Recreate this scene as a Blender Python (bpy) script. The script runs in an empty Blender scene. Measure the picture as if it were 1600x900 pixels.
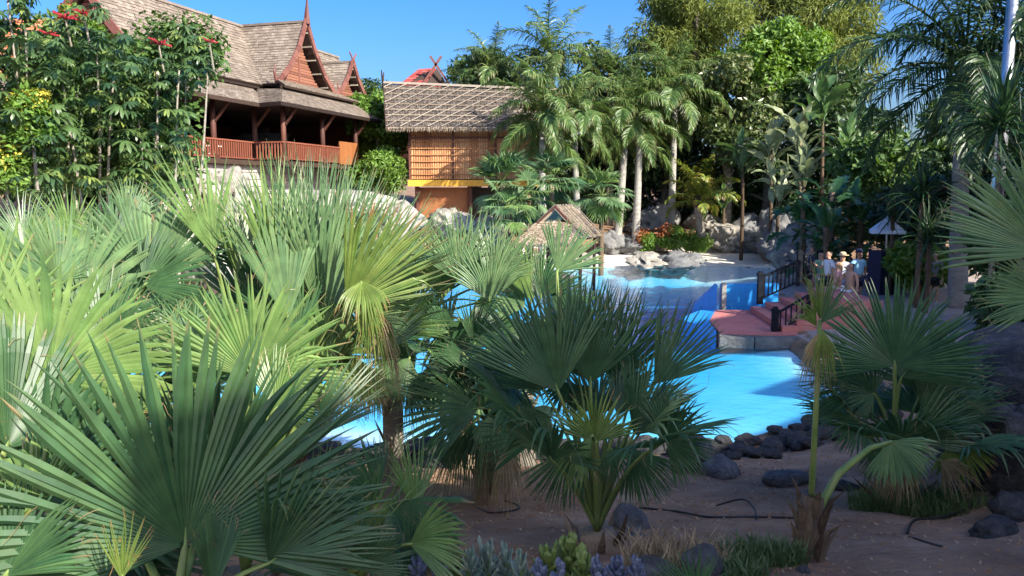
import bpy, math, random
import numpy as np
from mathutils import Vector, Matrix, noise
sc = bpy.context.scene
R = math.radians
# ---------------------------------------------------------------- camera, sky, sun
CAMZ = 3.8; FPX = 1250.0; TH = math.atan(150 / FPX)
cam = bpy.data.objects.new('camera', bpy.data.cameras.new('camera'))
sc.collection.objects.link(cam); sc.camera = cam
cam.location = (0, 0, CAMZ); cam.rotation_euler = (math.pi / 2 - TH, 0, 0)
cam.data.sensor_width = 36; cam.data.lens = 36 * FPX / 1600
cam.data.clip_start = 0.05; cam.data.clip_end = 5000
SUN_AZ, SUN_EL = 43.0, 33.0          # degrees right of straight behind the camera, above the horizon
S = Vector((math.sin(R(SUN_AZ)) * math.cos(R(SUN_EL)), -math.cos(R(SUN_AZ)) * math.cos(R(SUN_EL)), math.sin(R(SUN_EL))))
w = bpy.data.worlds.new('World'); sc.world = w; w.use_nodes = True
nt = w.node_tree; nt.nodes.clear()
sky = nt.nodes.new('ShaderNodeTexSky'); sky.sky_type = 'NISHITA'; sky.sun_disc = False
sky.sun_elevation = R(SUN_EL); sky.sun_rotation = math.atan2(S.x, S.y)
sky.air_density = 1.0; sky.dust_density = 3.8; sky.ozone_density = 6.0
bg = nt.nodes.new('ShaderNodeBackground'); bg.inputs[1].default_value = 0.092
out = nt.nodes.new('ShaderNodeOutputWorld')
hsv = nt.nodes.new('ShaderNodeHueSaturation'); hsv.inputs['Saturation'].default_value = 1.32; hsv.inputs['Hue'].default_value = .51
nt.links.new(sky.outputs[0], hsv.inputs['Color']); nt.links.new(hsv.outputs[0], bg.inputs[0]); nt.links.new(bg.outputs[0], out.inputs[0])
sun = bpy.data.objects.new('sun', bpy.data.lights.new('sun', 'SUN')); sc.collection.objects.link(sun)
sun.data.energy = 3.8; sun.data.angle = R(0.5); sun.data.color = (1, 0.93, 0.80)
sun.rotation_euler = S.to_track_quat('Z', 'Y').to_euler()
sc.view_settings.view_transform = 'Standard'; sc.view_settings.look = 'None'
sc.view_settings.exposure = 1.7; sc.view_settings.gamma = 1
sc.cycles.max_bounces = 8; sc.cycles.diffuse_bounces = 5; sc.cycles.transparent_max_bounces = 12
sc.cycles.use_denoising = True

# ---------------------------------------------------------------- helpers
def P(px, py, d):
    """the point at depth d (metres in front of the camera) seen at photo pixel px, py"""
    dx = (px - 800) / FPX; dy = (450 - py) / FPX
    Y = math.cos(TH) + dy * math.sin(TH); Z = -math.sin(TH) + dy * math.cos(TH)
    s = d / Y
    return Vector((dx * s, d, CAMZ + Z * s))
C = sc.collection
def tag(o, label=None, cat=None, group=None, kind=None):
    if label: o['label'] = label
    if cat: o['category'] = cat
    if group: o['group'] = group
    if kind: o['kind'] = kind
    return o
def thing(name, label, cat, loc=(0, 0, 0), rotz=0, group=None):
    o = bpy.data.objects.new(name, None); C.objects.link(o)
    o.location = loc; o.rotation_euler = (0, 0, rotz); o.empty_display_size = 0.2
    return tag(o, label, cat, group)
def link(name, me, parent=None, loc=(0, 0, 0), rot=(0, 0, 0), scale=(1, 1, 1)):
    o = bpy.data.objects.new(name, me); C.objects.link(o)
    if parent: o.parent = parent
    o.location = loc; o.rotation_euler = rot; o.scale = scale
    return o
def dup(root, loc, rotz=0, label=None, group=None, scale=None):
    r = root.copy(); C.objects.link(r); r.location = loc; r.rotation_euler = (0, 0, rotz)
    if label: r['label'] = label
    if group: r['group'] = group
    if scale: r.scale = (scale,) * 3
    for ch in list(root.children):
        c = ch.copy(); C.objects.link(c); c.parent = r
        for g in list(ch.children):
            e = g.copy(); C.objects.link(e); e.parent = c
    return r
def mesh_np(name, V, F, mats, var=None, tip=None, smooth=False):
    """quads/tris as an (n,k) array"""
    V = np.asarray(V, np.float32).reshape(-1, 3); F = np.asarray(F, np.int32)
    me = bpy.data.meshes.new(name)
    me.vertices.add(len(V)); me.vertices.foreach_set('co', V.ravel())
    n, k = F.shape
    me.loops.add(n * k); me.loops.foreach_set('vertex_index', F.ravel())
    me.polygons.add(n); me.polygons.foreach_set('loop_start', np.arange(0, n * k, k, dtype=np.int32))
    me.polygons.foreach_set('use_smooth', np.full(n, smooth, bool))
    me.update(calc_edges=True)
    for nm, a in (('var', var), ('tip', tip)):
        if a is not None:
            at = me.attributes.new(nm, 'FLOAT', 'POINT'); at.data.foreach_set('value', np.asarray(a, np.float32).ravel())
    for m in (mats if isinstance(mats, (list, tuple)) else [mats]): me.materials.append(m)
    return me
class MB:
    """collects boxes, bars, tubes, panels; build() links them as ONE mesh object"""
    def __init__(s): s.v = []; s.f = []; s.a = []
    def add(s, vs, fs, var=None):
        o = len(s.v); s.v += [tuple(p) for p in vs]
        s.f += [tuple(i + o for i in f) for f in fs]
        s.a += [random.random() if var is None else var] * len(vs)
        return s
    def box(s, c, size, rz=0, M=None, var=None):
        hx, hy, hz = size[0] / 2, size[1] / 2, size[2] / 2
        pts = [Vector((x, y, z)) for x in (-hx, hx) for y in (-hy, hy) for z in (-hz, hz)]
        if M is not None: pts = [M @ p for p in pts]
        elif rz: pts = [Matrix.Rotation(rz, 3, 'Z') @ p for p in pts]
        c = Vector(c)
        return s.add([p + c for p in pts], [(0, 1, 3, 2), (4, 6, 7, 5), (0, 4, 5, 1), (2, 3, 7, 6), (0, 2, 6, 4), (1, 5, 7, 3)], var)
    def bar(s, a, b, wd, ht, var=None):
        """a rectangular bar from a to b"""
        a = Vector(a); b = Vector(b); d = b - a; L = d.length
        if L < 1e-6: return s
        return s.box((a + b) / 2, (L, wd, ht), M=frame(d), var=var)
    def tube(s, pts, rad, n=8, cap=True, flat=1.0, var=None):
        pts = [Vector(p) for p in pts]
        rad = rad if isinstance(rad, (list, tuple)) else [rad] * len(pts)
        vs = []; fs = []; up = Vector((0.13, 0.31, 0.94)).normalized()
        for i, p in enumerate(pts):
            t = (pts[min(i + 1, len(pts) - 1)] - pts[max(i - 1, 0)]).normalized()
            x = t.cross(up)
            if x.length < 0.05: x = t.cross(Vector((1, 0, 0)))
            x.normalize(); y = x.cross(t)
            for k in range(n):
                an = 2 * math.pi * k / n
                vs.append(p + (x * math.cos(an) + y * math.sin(an) * flat) * rad[i])
        for i in range(len(pts) - 1):
            for k in range(n):
                fs.append((i * n + k, i * n + (k + 1) % n, (i + 1) * n + (k + 1) % n, (i + 1) * n + k))
        if cap: fs += [tuple(range(n - 1, -1, -1)), tuple((len(pts) - 1) * n + k for k in range(n))]
        return s.add(vs, fs, var)
    def slab(s, quad, th, var=None):
        """a quad given as 4 corners, thickened downwards along its normal"""
        q = [Vector(p) for p in quad]
        n = (q[2] - q[0]).cross(q[3] - q[1]).normalized()
        lo = [p - n * th for p in q]
        return s.add(q + lo, [(0, 1, 2, 3), (7, 6, 5, 4)] + [((i + 1) % 4, i, 4 + i, 4 + (i + 1) % 4) for i in range(4)], var)
    def build(s, name, mats, parent=None, smooth=False, rel=False):
        me = bpy.data.meshes.new(name)
        v = s.v
        if rel and parent:
            l = parent.location; v = [(p[0] - l[0], p[1] - l[1], p[2] - l[2]) for p in v]
        me.from_pydata(v, [], s.f)
        at = me.attributes.new('var', 'FLOAT', 'POINT'); at.data.foreach_set('value', s.a)
        for m in (mats if isinstance(mats, (list, tuple)) else [mats]): me.materials.append(m)
        if smooth: me.polygons.foreach_set('use_smooth', [True] * len(me.polygons))
        me.update()
        return link(name, me, parent)
def frame(d):
    d = Vector(d).normalized(); u = Vector((0, 0, 1))
    if abs(d.z) > 0.98: u = Vector((0, 1, 0))
    y = u.cross(d).normalized(); z = d.cross(y)
    return Matrix((d, y, z)).transposed()
def bez(a, b, c, n):
    a, b, c = Vector(a), Vector(b), Vector(c)
    return [a * (1 - t) ** 2 + b * 2 * t * (1 - t) + c * t * t for t in [i / (n - 1) for i in range(n)]]
def roof_panel(m, A, B, Cc, D, course, width, th, rng):
    """shingles over the quad A-B (eave) C-D (top), each one a lapped slab"""
    A, B, Cc, D = map(Vector, (A, B, Cc, D))
    n = (B - A).cross(D - A)
    n = n.normalized() if n.length > 1e-6 else Vector((0, 0, 1))
    if n.z < 0: n = -n
    rows = max(1, int(((D - A).length + (Cc - B).length) / 2 / course))
    for j in range(rows):
        v0 = j / rows; v1 = min(1, (j + 1.25) / rows)
        a0, b0 = A.lerp(D, v0), B.lerp(Cc, v0); a1, b1 = A.lerp(D, v1), B.lerp(Cc, v1)
        L = (b0 - a0).length
        k = max(1, int(L / width)); off = 0.5 * (j % 2)
        cuts = [0] + sorted(min(1, max(0, (i + off + rng.uniform(-.13, .13)) / k)) for i in range(1, k)) + [1]
        for u0, u1 in zip(cuts, cuts[1:]):
            if u1 - u0 < 1e-4: continue
            g = (u1 - u0) * 0.03; t = th * rng.uniform(.7, 1.35); dz = rng.uniform(-.06, .06) / rows
            p = [a0.lerp(b0, u0 + g) + (A - D).normalized() * dz * 3, a0.lerp(b0, u1 - g) + (A - D).normalized() * dz * 3, a1.lerp(b1, u1 - g), a1.lerp(b1, u0 + g)]
            hi = [p[0] + n * (t + 0.015), p[1] + n * (t + 0.015), p[2] + n * 0.012, p[3] + n * 0.012]
            m.add(hi + [p[0] - n * .004, p[1] - n * .004], [(0, 1, 2, 3), (4, 5, 1, 0), (4, 0, 3), (5, 2, 1)], rng.random())

# ---------------------------------------------------------------- materials
def newmat(name):
    m = bpy.data.materials.new(name); m.use_nodes = True
    t = m.node_tree; b = t.nodes['Principled BSDF']
    return m, t, b
def ramp(t, stops):
    r = t.nodes.new('ShaderNodeValToRGB'); e = r.color_ramp.elements
    while len(e) < len(stops): e.new(0.5)
    for el, (p, c) in zip(e, stops): el.position = p; el.color = (*c, 1)
    return r
def mat(name, c1, c2, scale=4, rough=.75, bump=.3, bscale=None, var=0.0, stretch=(1, 1, 1), c3=None, metal=0, spec=.3, detail=6):
    """two- or three-tone noise colour with fine relief; var mixes in each piece's own random tone"""
    m, t, b = newmat(name); N = t.nodes.new; Lk = t.links.new
    tc = N('ShaderNodeTexCoord'); mp = N('ShaderNodeMapping'); mp.inputs['Scale'].default_value = stretch
    Lk(tc.outputs['Object'], mp.inputs[0])
    n1 = N('ShaderNodeTexNoise'); n1.inputs['Scale'].default_value = scale; n1.inputs['Detail'].default_value = detail; n1.inputs['Roughness'].default_value = .65
    Lk(mp.outputs[0], n1.inputs['Vector'])
    f = n1.outputs[0]
    if var:
        a = N('ShaderNodeAttribute'); a.attribute_name = 'var'
        mx = N('ShaderNodeMix'); mx.inputs[0].default_value = var; Lk(f, mx.inputs[2]); Lk(a.outputs['Fac'], mx.inputs[3]); f = mx.outputs[0]
    st = [(.3, c1), (.7, c2)] if c3 is None else [(.28, c1), (.52, c2), (.74, c3)]
    r = ramp(t, st); Lk(f, r.inputs[0]); Lk(r.outputs[0], b.inputs['Base Color'])
    b.inputs['Roughness'].default_value = rough; b.inputs['Metallic'].default_value = metal; b.inputs['Specular IOR Level'].default_value = spec
    if bump:
        n2 = N('ShaderNodeTexNoise'); n2.inputs['Scale'].default_value = bscale or scale * 4; n2.inputs['Detail'].default_value = 8
        Lk(mp.outputs[0], n2.inputs['Vector'])
        bp = N('ShaderNodeBump'); bp.inputs['Strength'].default_value = bump; bp.inputs['Distance'].default_value = .05
        Lk(n2.outputs[0], bp.inputs['Height']); Lk(bp.outputs[0], b.inputs['Normal'])
    return m
def leafmat(name, c1, c2, trans=.3, rough=.45, spec=.4, tipc=None, tip0=.97, tint=None, c3=None):
    m, t, b = newmat(name); N = t.nodes.new; Lk = t.links.new
    a = N('ShaderNodeAttribute'); a.attribute_name = 'var'
    r = ramp(t, [(0.05, c1), (.95, c2)] if c3 is None else [(.05, c1), (.8, c2), (1, c3)]); Lk(a.outputs['Fac'], r.inputs[0]); col = r.outputs[0]
    tc = N('ShaderNodeTexCoord'); nz = N('ShaderNodeTexNoise'); nz.inputs['Scale'].default_value = 9; nz.inputs['Detail'].default_value = 4
    Lk(tc.outputs['Object'], nz.inputs['Vector'])
    hs = N('ShaderNodeHueSaturation'); Lk(col, hs.inputs['Color'])
    mr = N('ShaderNodeMapRange'); mr.inputs[1].default_value = .3; mr.inputs[2].default_value = .7; mr.inputs[3].default_value = .75; mr.inputs[4].default_value = 1.25
    Lk(nz.outputs[0], mr.inputs[0]); Lk(mr.outputs[0], hs.inputs['Value']); col = hs.outputs[0]
    if tipc:
        at = N('ShaderNodeAttribute'); at.attribute_name = 'tip'
        ad = N('ShaderNodeMath'); ad.operation = 'MULTIPLY_ADD'; Lk(nz.outputs[0], ad.inputs[0]); ad.inputs[1].default_value = .5; Lk(at.outputs['Fac'], ad.inputs[2])
        mr2 = N('ShaderNodeMapRange'); mr2.inputs[1].default_value = tip0 + .2; mr2.inputs[2].default_value = tip0 + .36; Lk(ad.outputs[0], mr2.inputs[0])
        mx = N('ShaderNodeMix'); mx.data_type = 'RGBA'; Lk(mr2.outputs[0], mx.inputs[0]); Lk(col, mx.inputs[6]); mx.inputs[7].default_value = (*tipc, 1); col = mx.outputs[2]
    Lk(col, b.inputs['Base Color']); b.inputs['Roughness'].default_value = rough; b.inputs['Specular IOR Level'].default_value = spec
    tr = N('ShaderNodeBsdfTranslucent')
    h2 = N('ShaderNodeHueSaturation'); h2.inputs['Hue'].default_value = .485; h2.inputs['Saturation'].default_value = 1.15; h2.inputs['Value'].default_value = 1.6
    Lk(col, h2.inputs['Color']); Lk(h2.outputs[0], tr.inputs[0])
    ms = N('ShaderNodeMixShader'); ms.inputs[0].default_value = trans
    Lk(b.outputs[0], ms.inputs[1]); Lk(tr.outputs[0], ms.inputs[2]); Lk(ms.outputs[0], t.nodes['Material Output'].inputs[0])
    return m
def plain(name, c, rough=.6, metal=0, spec=.4):
    return mat(name, tuple(x * .85 for x in c), tuple(min(1, x * 1.12) for x in c), 6, rough, .12, 30, metal=metal, spec=spec)

TIP = (.27, .2, .1)
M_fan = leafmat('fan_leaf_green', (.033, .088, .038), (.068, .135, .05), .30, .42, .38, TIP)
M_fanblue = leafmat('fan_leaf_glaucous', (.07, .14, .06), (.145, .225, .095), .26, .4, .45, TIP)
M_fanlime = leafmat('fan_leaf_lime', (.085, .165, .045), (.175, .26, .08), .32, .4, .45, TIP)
M_fanyellow = leafmat('fan_leaf_yellowing', (.10, .17, .035), (.18, .24, .06), .34, .45, .4, (.27, .16, .07), .84)
M_fandry = leafmat('fan_leaf_dry', (.2, .15, .075), (.36, .29, .16), .25, .7, .2, (.33, .24, .13))
M_petiole = mat('palm_petiole', (.07, .14, .03), (.16, .22, .06), 5, .45, .1, c3=(.2, .21, .08))
M_fibre = mat('palm_fibre', (.07, .045, .028), (.16, .11, .07), 12, .9, .7, 40, .5, (1, 1, .3), (.26, .2, .14))
M_royal = leafmat('royal_palm_leaflet', (.05, .108, .03), (.105, .17, .045), .3, .42, .4, (.3, .24, .1), .93, c3=(.19, .23, .08))
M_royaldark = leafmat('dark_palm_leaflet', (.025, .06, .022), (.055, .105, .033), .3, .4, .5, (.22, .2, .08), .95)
M_coco = leafmat('coconut_leaflet', (.1, .17, .03), (.22, .25, .045), .35, .4, .45, (.35, .24, .05), .85)
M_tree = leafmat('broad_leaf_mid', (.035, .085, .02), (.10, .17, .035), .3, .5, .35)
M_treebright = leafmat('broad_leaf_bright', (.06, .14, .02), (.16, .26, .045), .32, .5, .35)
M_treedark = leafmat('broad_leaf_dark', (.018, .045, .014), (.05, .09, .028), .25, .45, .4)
M_olive = leafmat('feathery_leaf_olive', (.085, .125, .028), (.21, .24, .06), .32, .6, .25)
M_cream = leafmat('ficus_leaf_pale', (.04, .08, .02), (.12, .15, .05), .25, .35, .5, c3=(.42, .4, .2))
M_scheff = leafmat('umbrella_leaf', (.045, .095, .033), (.095, .155, .05), .28, .33, .5, c3=(.2, .25, .06))
M_paddle = leafmat('paddle_leaf', (.05, .115, .035), (.11, .17, .06), .28, .36, .5, (.25, .17, .07), .93)
M_paddlepale = leafmat('paddle_leaf_pale', (.16, .21, .10), (.30, .34, .2), .3, .4, .5, (.3, .22, .1), .9)
M_philo = leafmat('philodendron_leaf', (.022, .065, .026), (.05, .12, .038), .28, .33, .5)
M_strap = leafmat('strap_leaf', (.015, .045, .018), (.035, .075, .024), .2, .4, .5, (.2, .17, .1), .93)
M_grass = leafmat('grass_blade', (.05, .095, .03), (.13, .18, .07), .3, .5, .3)
M_straw = leafmat('straw', (.22, .16, .10), (.42, .33, .2), .2, .8, .1)
M_succ = leafmat('succulent_leaf', (.12, .19, .15), (.26, .32, .25), .12, .5, .3)
M_succgreen = leafmat('succulent_leaf_lime', (.14, .2, .05), (.27, .32, .1), .2, .5, .3)
M_succblue = leafmat('succulent_leaf_purple', (.06, .08, .13), (.15, .17, .24), .1, .5, .3)
M_red = leafmat('red_bract', (.2, .012, .02), (.36, .03, .04), .2, .5, .3)
M_orange = leafmat('orange_bloom', (.26, .075, .03), (.36, .14, .05), .2, .5, .3)
M_yellowfl = leafmat('yellow_bloom', (.4, .36, .04), (.6, .52, .1), .2, .5, .3)
M_bark = mat('grey_bark', (.12, .1, .08), (.26, .23, .19), 6, .9, .6, 22)
M_barkpale = mat('pale_bark', (.16, .135, .1), (.32, .285, .235), 5, .85, .4, 25)
M_royaltrunk = mat('royal_palm_trunk', (.19, .18, .16), (.36, .345, .31), 3, .8, .4, 14, 0, (1, 1, 5))
M_crownshaft = mat('crownshaft_green', (.12, .2, .04), (.22, .28, .07), 2, .4, .05)
M_shingle = mat('weathered_shingle', (.135, .106, .084), (.2, .162, .13), 1.2, .85, .5, 40, .32, c3=(.28, .232, .19))
M_wood = mat('dark_red_wood', (.055, .022, .017), (.12, .045, .03), 5, .6, .3, 30, .4, (1, 1, .2))
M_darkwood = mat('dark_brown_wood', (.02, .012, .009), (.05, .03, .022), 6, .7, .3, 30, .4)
M_barge = mat('reddish_barge_wood', (.12, .045, .035), (.2, .085, .065), 5, .6, .2, 30, .4)
M_gable = mat('gable_board', (.15, .06, .038), (.25, .11, .07), 6, .65, .3, 30, .6)
M_rail = mat('red_rail_wood', (.12, .036, .024), (.21, .07, .042), 6, .6, .2, 30, .6)
M_orangewood = mat('orange_wood', (.24, .09, .032), (.34, .135, .05), 5, .6, .2, 30, .3)
M_bamboo = mat('bamboo_slat', (.34, .15, .065), (.5, .245, .11), 4, .6, .3, 20, .55, (1, 1, .15), c3=(.58, .32, .16))
M_bambooband = mat('bamboo_band', (.3, .13, .05), (.46, .22, .09), 5, .6, .2, 20, .3)
M_yellow = mat('yellow_beam_paint', (.55, .27, .03), (.7, .38, .05), 4, .55, .1, 20)
M_thatch = mat('grey_thatch', (.065, .052, .043), (.12, .1, .083), 2.5, .95, .7, 45, .5, c3=(.185, .155, .13))
M_batten = mat('pale_batten', (.2, .17, .14), (.3, .26, .215), 9, .8, .2, 30, .4)
M_thatch2 = mat('tan_thatch', (.2, .15, .1), (.33, .26, .18), 9, .95, .7, 45, .6, c3=(.43, .35, .26))
M_block = mat('grey_block', (.25, .22, .21), (.38, .345, .33), 5, .9, .5, 25, .6)
M_rock = mat('pale_rock', (.12, .11, .095), (.27, .25, .215), 1.1, .92, .9, 6, 0, c3=(.4, .37, .32))
M_rockgrey = mat('grey_rock', (.07, .072, .075), (.15, .15, .148), 1.3, .9, .9, 7, 0, c3=(.27, .265, .25))
M_rockdark = mat('slate_grey_rock', (.05, .05, .052), (.105, .104, .105), 2, .85, .9, 9, 0, c3=(.18, .175, .17))
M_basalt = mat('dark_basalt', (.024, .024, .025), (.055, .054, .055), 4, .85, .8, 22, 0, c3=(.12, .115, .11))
M_dirt = mat('reddish_soil', (.14, .078, .045), (.235, .142, .088), 1.4, .95, 1.0, 14, 0, c3=(.35, .235, .16), detail=10)
M_beach = mat('pale_sand_plaster', (.55, .5, .44), (.72, .68, .6), 1.5, .85, .2, 20)
M_pinkstep = mat('red_rubber_step', (.34, .1, .09), (.46, .17, .15), 1.2, .85, .3, 40, .25, c3=(.5, .24, .2))
M_bluewall = plain('blue_pool_paint', (.02, .24, .62), .45)
M_curb = mat('stone_kerb', (.16, .15, .13), (.3, .29, .26), 4, .85, .4, 20)
M_pave = mat('paving', (.25, .2, .18), (.37, .31, .28), 2, .9, .3, 20)
M_iron = plain('black_iron', (.012, .014, .02), .8, 0, .08)
M_hose = plain('black_hose', (.015, .015, .016), .5)
M_steel = plain('galvanised_steel', (.5, .52, .54), .35, .9)
M_canopy = plain('pale_canvas', (.6, .68, .76), .7)
M_navy = plain('navy_canvas', (.02, .02, .05), .8)
M_terracotta = mat('terracotta_tile', (.4, .13, .06), (.58, .22, .11), 5, .8, .3, 25, .6)
M_redtile = mat('dark_red_tile', (.27, .05, .045), (.38, .09, .075), 5, .75, .3, 25, .6)
M_white = plain('white_paint', (.75, .75, .73), .6)

# pool floor: painted zones; water: clear with ripples
def make_poolfloor():
    m, t, b = newmat('pool_floor_paint'); N = t.nodes.new; Lk = t.links.new
    a = N('ShaderNodeAttribute'); a.attribute_name = 'var'
    r = ramp(t, [(0, (.66, .76, .82)), (.16, (.20, .60, .80)), (.42, (.022, .40, .70)), (.7, (.008, .29, .66)), (.86, (.008, .055, .30)), (1, (.005, .02, .15))])
    Lk(a.outputs['Fac'], r.inputs[0]); Lk(r.outputs[0], b.inputs['Base Color']); b.inputs['Roughness'].default_value = .6
    return m
def make_water():
    m, t, b = newmat('pool_water'); N = t.nodes.new; Lk = t.links.new
    t.nodes.remove(b)
    tr = N('ShaderNodeBsdfTransparent'); tr.inputs[0].default_value = (.80, .95, .99, 1)
    gl = N('ShaderNodeBsdfGlossy'); gl.inputs['Roughness'].default_value = .03; gl.inputs[0].default_value = (1, 1, 1, 1)
    tc = N('ShaderNodeTexCoord'); mp = N('ShaderNodeMapping'); mp.inputs['Scale'].default_value = (1, 1.5, 1); Lk(tc.outputs['Object'], mp.inputs[0])
    n1 = N('ShaderNodeTexNoise'); n1.inputs['Scale'].default_value = 2.6; n1.inputs['Detail'].default_value = 5; n1.inputs['Distortion'].default_value = .8; Lk(mp.outputs[0], n1.inputs['Vector'])
    bp = N('ShaderNodeBump'); bp.inputs['Strength'].default_value = .4; bp.inputs['Distance'].default_value = .06; Lk(n1.outputs[0], bp.inputs['Height'])
    ge = N('ShaderNodeNewGeometry'); dt = N('ShaderNodeVectorMath'); dt.operation = 'DOT_PRODUCT'; Lk(ge.outputs['Incoming'], dt.inputs[0]); Lk(bp.outputs[0], dt.inputs[1]); Lk(bp.outputs[0], gl.inputs['Normal'])
    # Schlick reflectance, the same from above and from below the surface
    ab = N('ShaderNodeMath'); ab.operation = 'ABSOLUTE'; Lk(dt.outputs['Value'], ab.inputs[0])
    om = N('ShaderNodeMath'); om.operation = 'SUBTRACT'; om.use_clamp = True; om.inputs[0].default_value = 1; Lk(ab.outputs[0], om.inputs[1])
    pw = N('ShaderNodeMath'); pw.operation = 'POWER'; Lk(om.outputs[0], pw.inputs[0]); pw.inputs[1].default_value = 5
    fr = N('ShaderNodeMath'); fr.operation = 'MULTIPLY_ADD'; Lk(pw.outputs[0], fr.inputs[0]); fr.inputs[1].default_value = .8; fr.inputs[2].default_value = .02
    ms = N('ShaderNodeMixShader'); Lk(fr.outputs[0], ms.inputs[0]); Lk(tr.outputs[0], ms.inputs[1]); Lk(gl.outputs[0], ms.inputs[2])
    Lk(ms.outputs[0], t.nodes['Material Output'].inputs[0])
    return m
M_poolfloor = make_poolfloor(); M_water = make_water()
# ---------------------------------------------------------------- ground, pool
POOL = [(-10, 11.1), (-2.7, 11.2), (2.8, 11.7), (5.5, 12.6), (6.4, 15), (6.8, 19.5), (8.1, 24.6), (9.6, 30), (13.2, 39.3), (11.5, 41), (4, 40.6), (-1, 39), (-3, 34), (-6, 28), (-10, 20)]
PA = np.array(POOL, float)
def sdf(X, Y):
    """signed distance to the pool outline, negative inside"""
    d = np.full(X.shape, 1e9); ins = np.zeros(X.shape, bool)
    for (x0, y0), (x1, y1) in zip(PA, np.roll(PA, -1, 0)):
        ex, ey = x1 - x0, y1 - y0
        t = np.clip(((X - x0) * ex + (Y - y0) * ey) / (ex * ex + ey * ey), 0, 1)
        d = np.minimum(d, np.hypot(X - x0 - t * ex, Y - y0 - t * ey))
        c = ((y0 > Y) != (y1 > Y)) & (X < ex * (Y - y0) / (ey if ey else 1e-9) + x0)
        ins ^= c
    return np.where(ins, -d, d)
def lump(X, Y, s, a):
    return a * (np.sin(X * 1.7 * s + 1.3) * np.cos(Y * 1.3 * s) + .6 * np.sin(X * 3.9 * s + Y * 2.7 * s) + .4 * np.cos(X * 6.1 * s - Y * 7.3 * s))
def GZ(X, Y):
    X = np.asarray(X, float); Y = np.asarray(Y, float)
    d = sdf(X, Y); dp = np.maximum(d, 0)
    fore = np.interp(Y, [-30, 0, 2.5, 4.5, 7, 9, 10.3, 11.4], [2.2, 2.2, 2.1, 1.6, .95, .55, .27, .0])
    fore = fore + np.maximum(X - 3.6, 0) * .22 + np.maximum(-X - 4, 0) * .12 + lump(X, Y, 1.1, .025)
    back = np.interp(dp, [0, 5, 6.2, 15, 40, 200, 900], [-.03, .35, 1.4, 2.4, 4, 8, 10])
    right = np.interp(dp, [0, .4, 9, 13, 30, 200, 900], [.15, .27, .35, 1.2, 3, 8, 10])
    left = np.interp(dp, [0, 1, 3, 10, 25, 200, 900], [.05, .3, .8, 3.0, 4.5, 8, 10])
    an = np.arctan2(Y - 27, X - 1.5)
    wb = np.clip((np.sin(an) - .55) / .25, 0, 1)
    wr = np.clip(X / 4 + .3, 0, 1)
    side = wr * right + (1 - wr) * left
    far = wb * back + (1 - wb) * side
    wf = np.clip((13.2 - Y) / 2.2, 0, 1); wf = wf * wf * (3 - 2 * wf)
    z = wf * fore + (1 - wf) * far
    return np.where(d < 0, np.minimum(z, -.12) * 0 + np.maximum(-2.6, -.05 + d * 2.5), np.where((d < .5) & (Y > 9), z, z))
def gz(x, y): return float(GZ(np.array([x]), np.array([y]))[0])
def grid(name, xs, ys, fz, m, smooth=True, mask=None, var=None):
    X, Y = np.meshgrid(xs, ys); Z = fz(X, Y)
    V = np.stack([X, Y, Z], -1).reshape(-1, 3); nx = len(xs); ny = len(ys)
    i = np.arange(nx * ny).reshape(ny, nx)
    F = np.stack([i[:-1, :-1], i[:-1, 1:], i[1:, 1:], i[1:, :-1]], -1).reshape(-1, 4)
    if mask is not None:
        k = mask(X, Y).reshape(-1); F = F[k[F].any(1)]
    a = var(X, Y) if var else None
    return mesh_np(name, V, F, m, a, smooth=smooth)
xs = np.concatenate([[-900, -400, -200, -100, -60], np.arange(-40, -12, 1.5), np.arange(-12, 14, .22), np.arange(14, 42, 1.5), [60, 100, 200, 400, 900]])
ys = np.concatenate([[-300, -100, -40, -20, -10, -5], np.arange(-2, 16, .16), np.arange(16, 62, .6), [64, 70, 80, 100, 140, 200, 400, 900, 2000]])
tag(link('ground', grid('ground', xs, ys, GZ, M_dirt)), kind='structure')
def pdepth(X, Y):
    d = -sdf(X, Y)
    near = np.interp(Y, [11, 14, 18, 24], [0, 1, 1, 0])
    z = -np.interp(d, [-1, 0, 2, 4, 8], [.02, .05, .3, .6, 1.2])
    return z
def ptone(X, Y):
    d = -sdf(X, Y)
    t = np.interp(Y, [10, 11.5, 13, 15, 18.5, 20.5, 22, 29, 32, 36, 40, 41.5], [.02, .05, .2, .3, .4, .5, .9, .9, .52, .38, .2, .02])
    # paler shallows to the left of the near end, cyan middle
    t = t - np.clip((2 - X) / 6, 0, 1) * np.interp(Y, [10, 13, 15], [.15, .15, 0]) - np.clip((-X) / 5, 0, 1) * np.interp(Y, [10, 13, 16], [.2, .12, 0])
    t = t + np.interp(Y, [20, 21], [0, 1]) * np.clip((X - 7.6) / 2, 0, 1) * -.35
    t = np.minimum(t, .5 + .5 * np.clip((X - .3) / 1.8, 0, 1))
    t = np.minimum(t, np.where(Y > 25, np.interp(d, [0, .3, 1.6, 3], [.12, .25, .5, 1]), np.interp(d, [0, .3, 1.6, 3], [0, .12, .5, 1])))
    return np.clip(t + lump(X, Y, .7, .03), 0, 1)
fx = np.arange(-11, 15, .3); fy = np.arange(10, 43, .3)
tag(link('pool_floor', grid('pool_floor', fx, fy, pdepth, M_poolfloor, True, lambda X, Y: sdf(X, Y) < .4, ptone)), kind='structure')
tag(link('pool_water', grid('pool_water', np.arange(-11, 15, .5), np.arange(10, 43, .5), lambda X, Y: np.zeros_like(X), M_water, True, lambda X, Y: sdf(X, Y) < .25)), kind='structure')
# pale beach at the back of the pool
def bz(X, Y): return GZ(X, Y) + .012
tag(link('pool_beach', grid('pool_beach', np.arange(-3, 15.5, .4), np.arange(37, 48.2, .3), bz, M_beach, True, lambda X, Y: (sdf(X, Y) > -.25) & (sdf(X, Y) < 5.1))), kind='structure')
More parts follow.
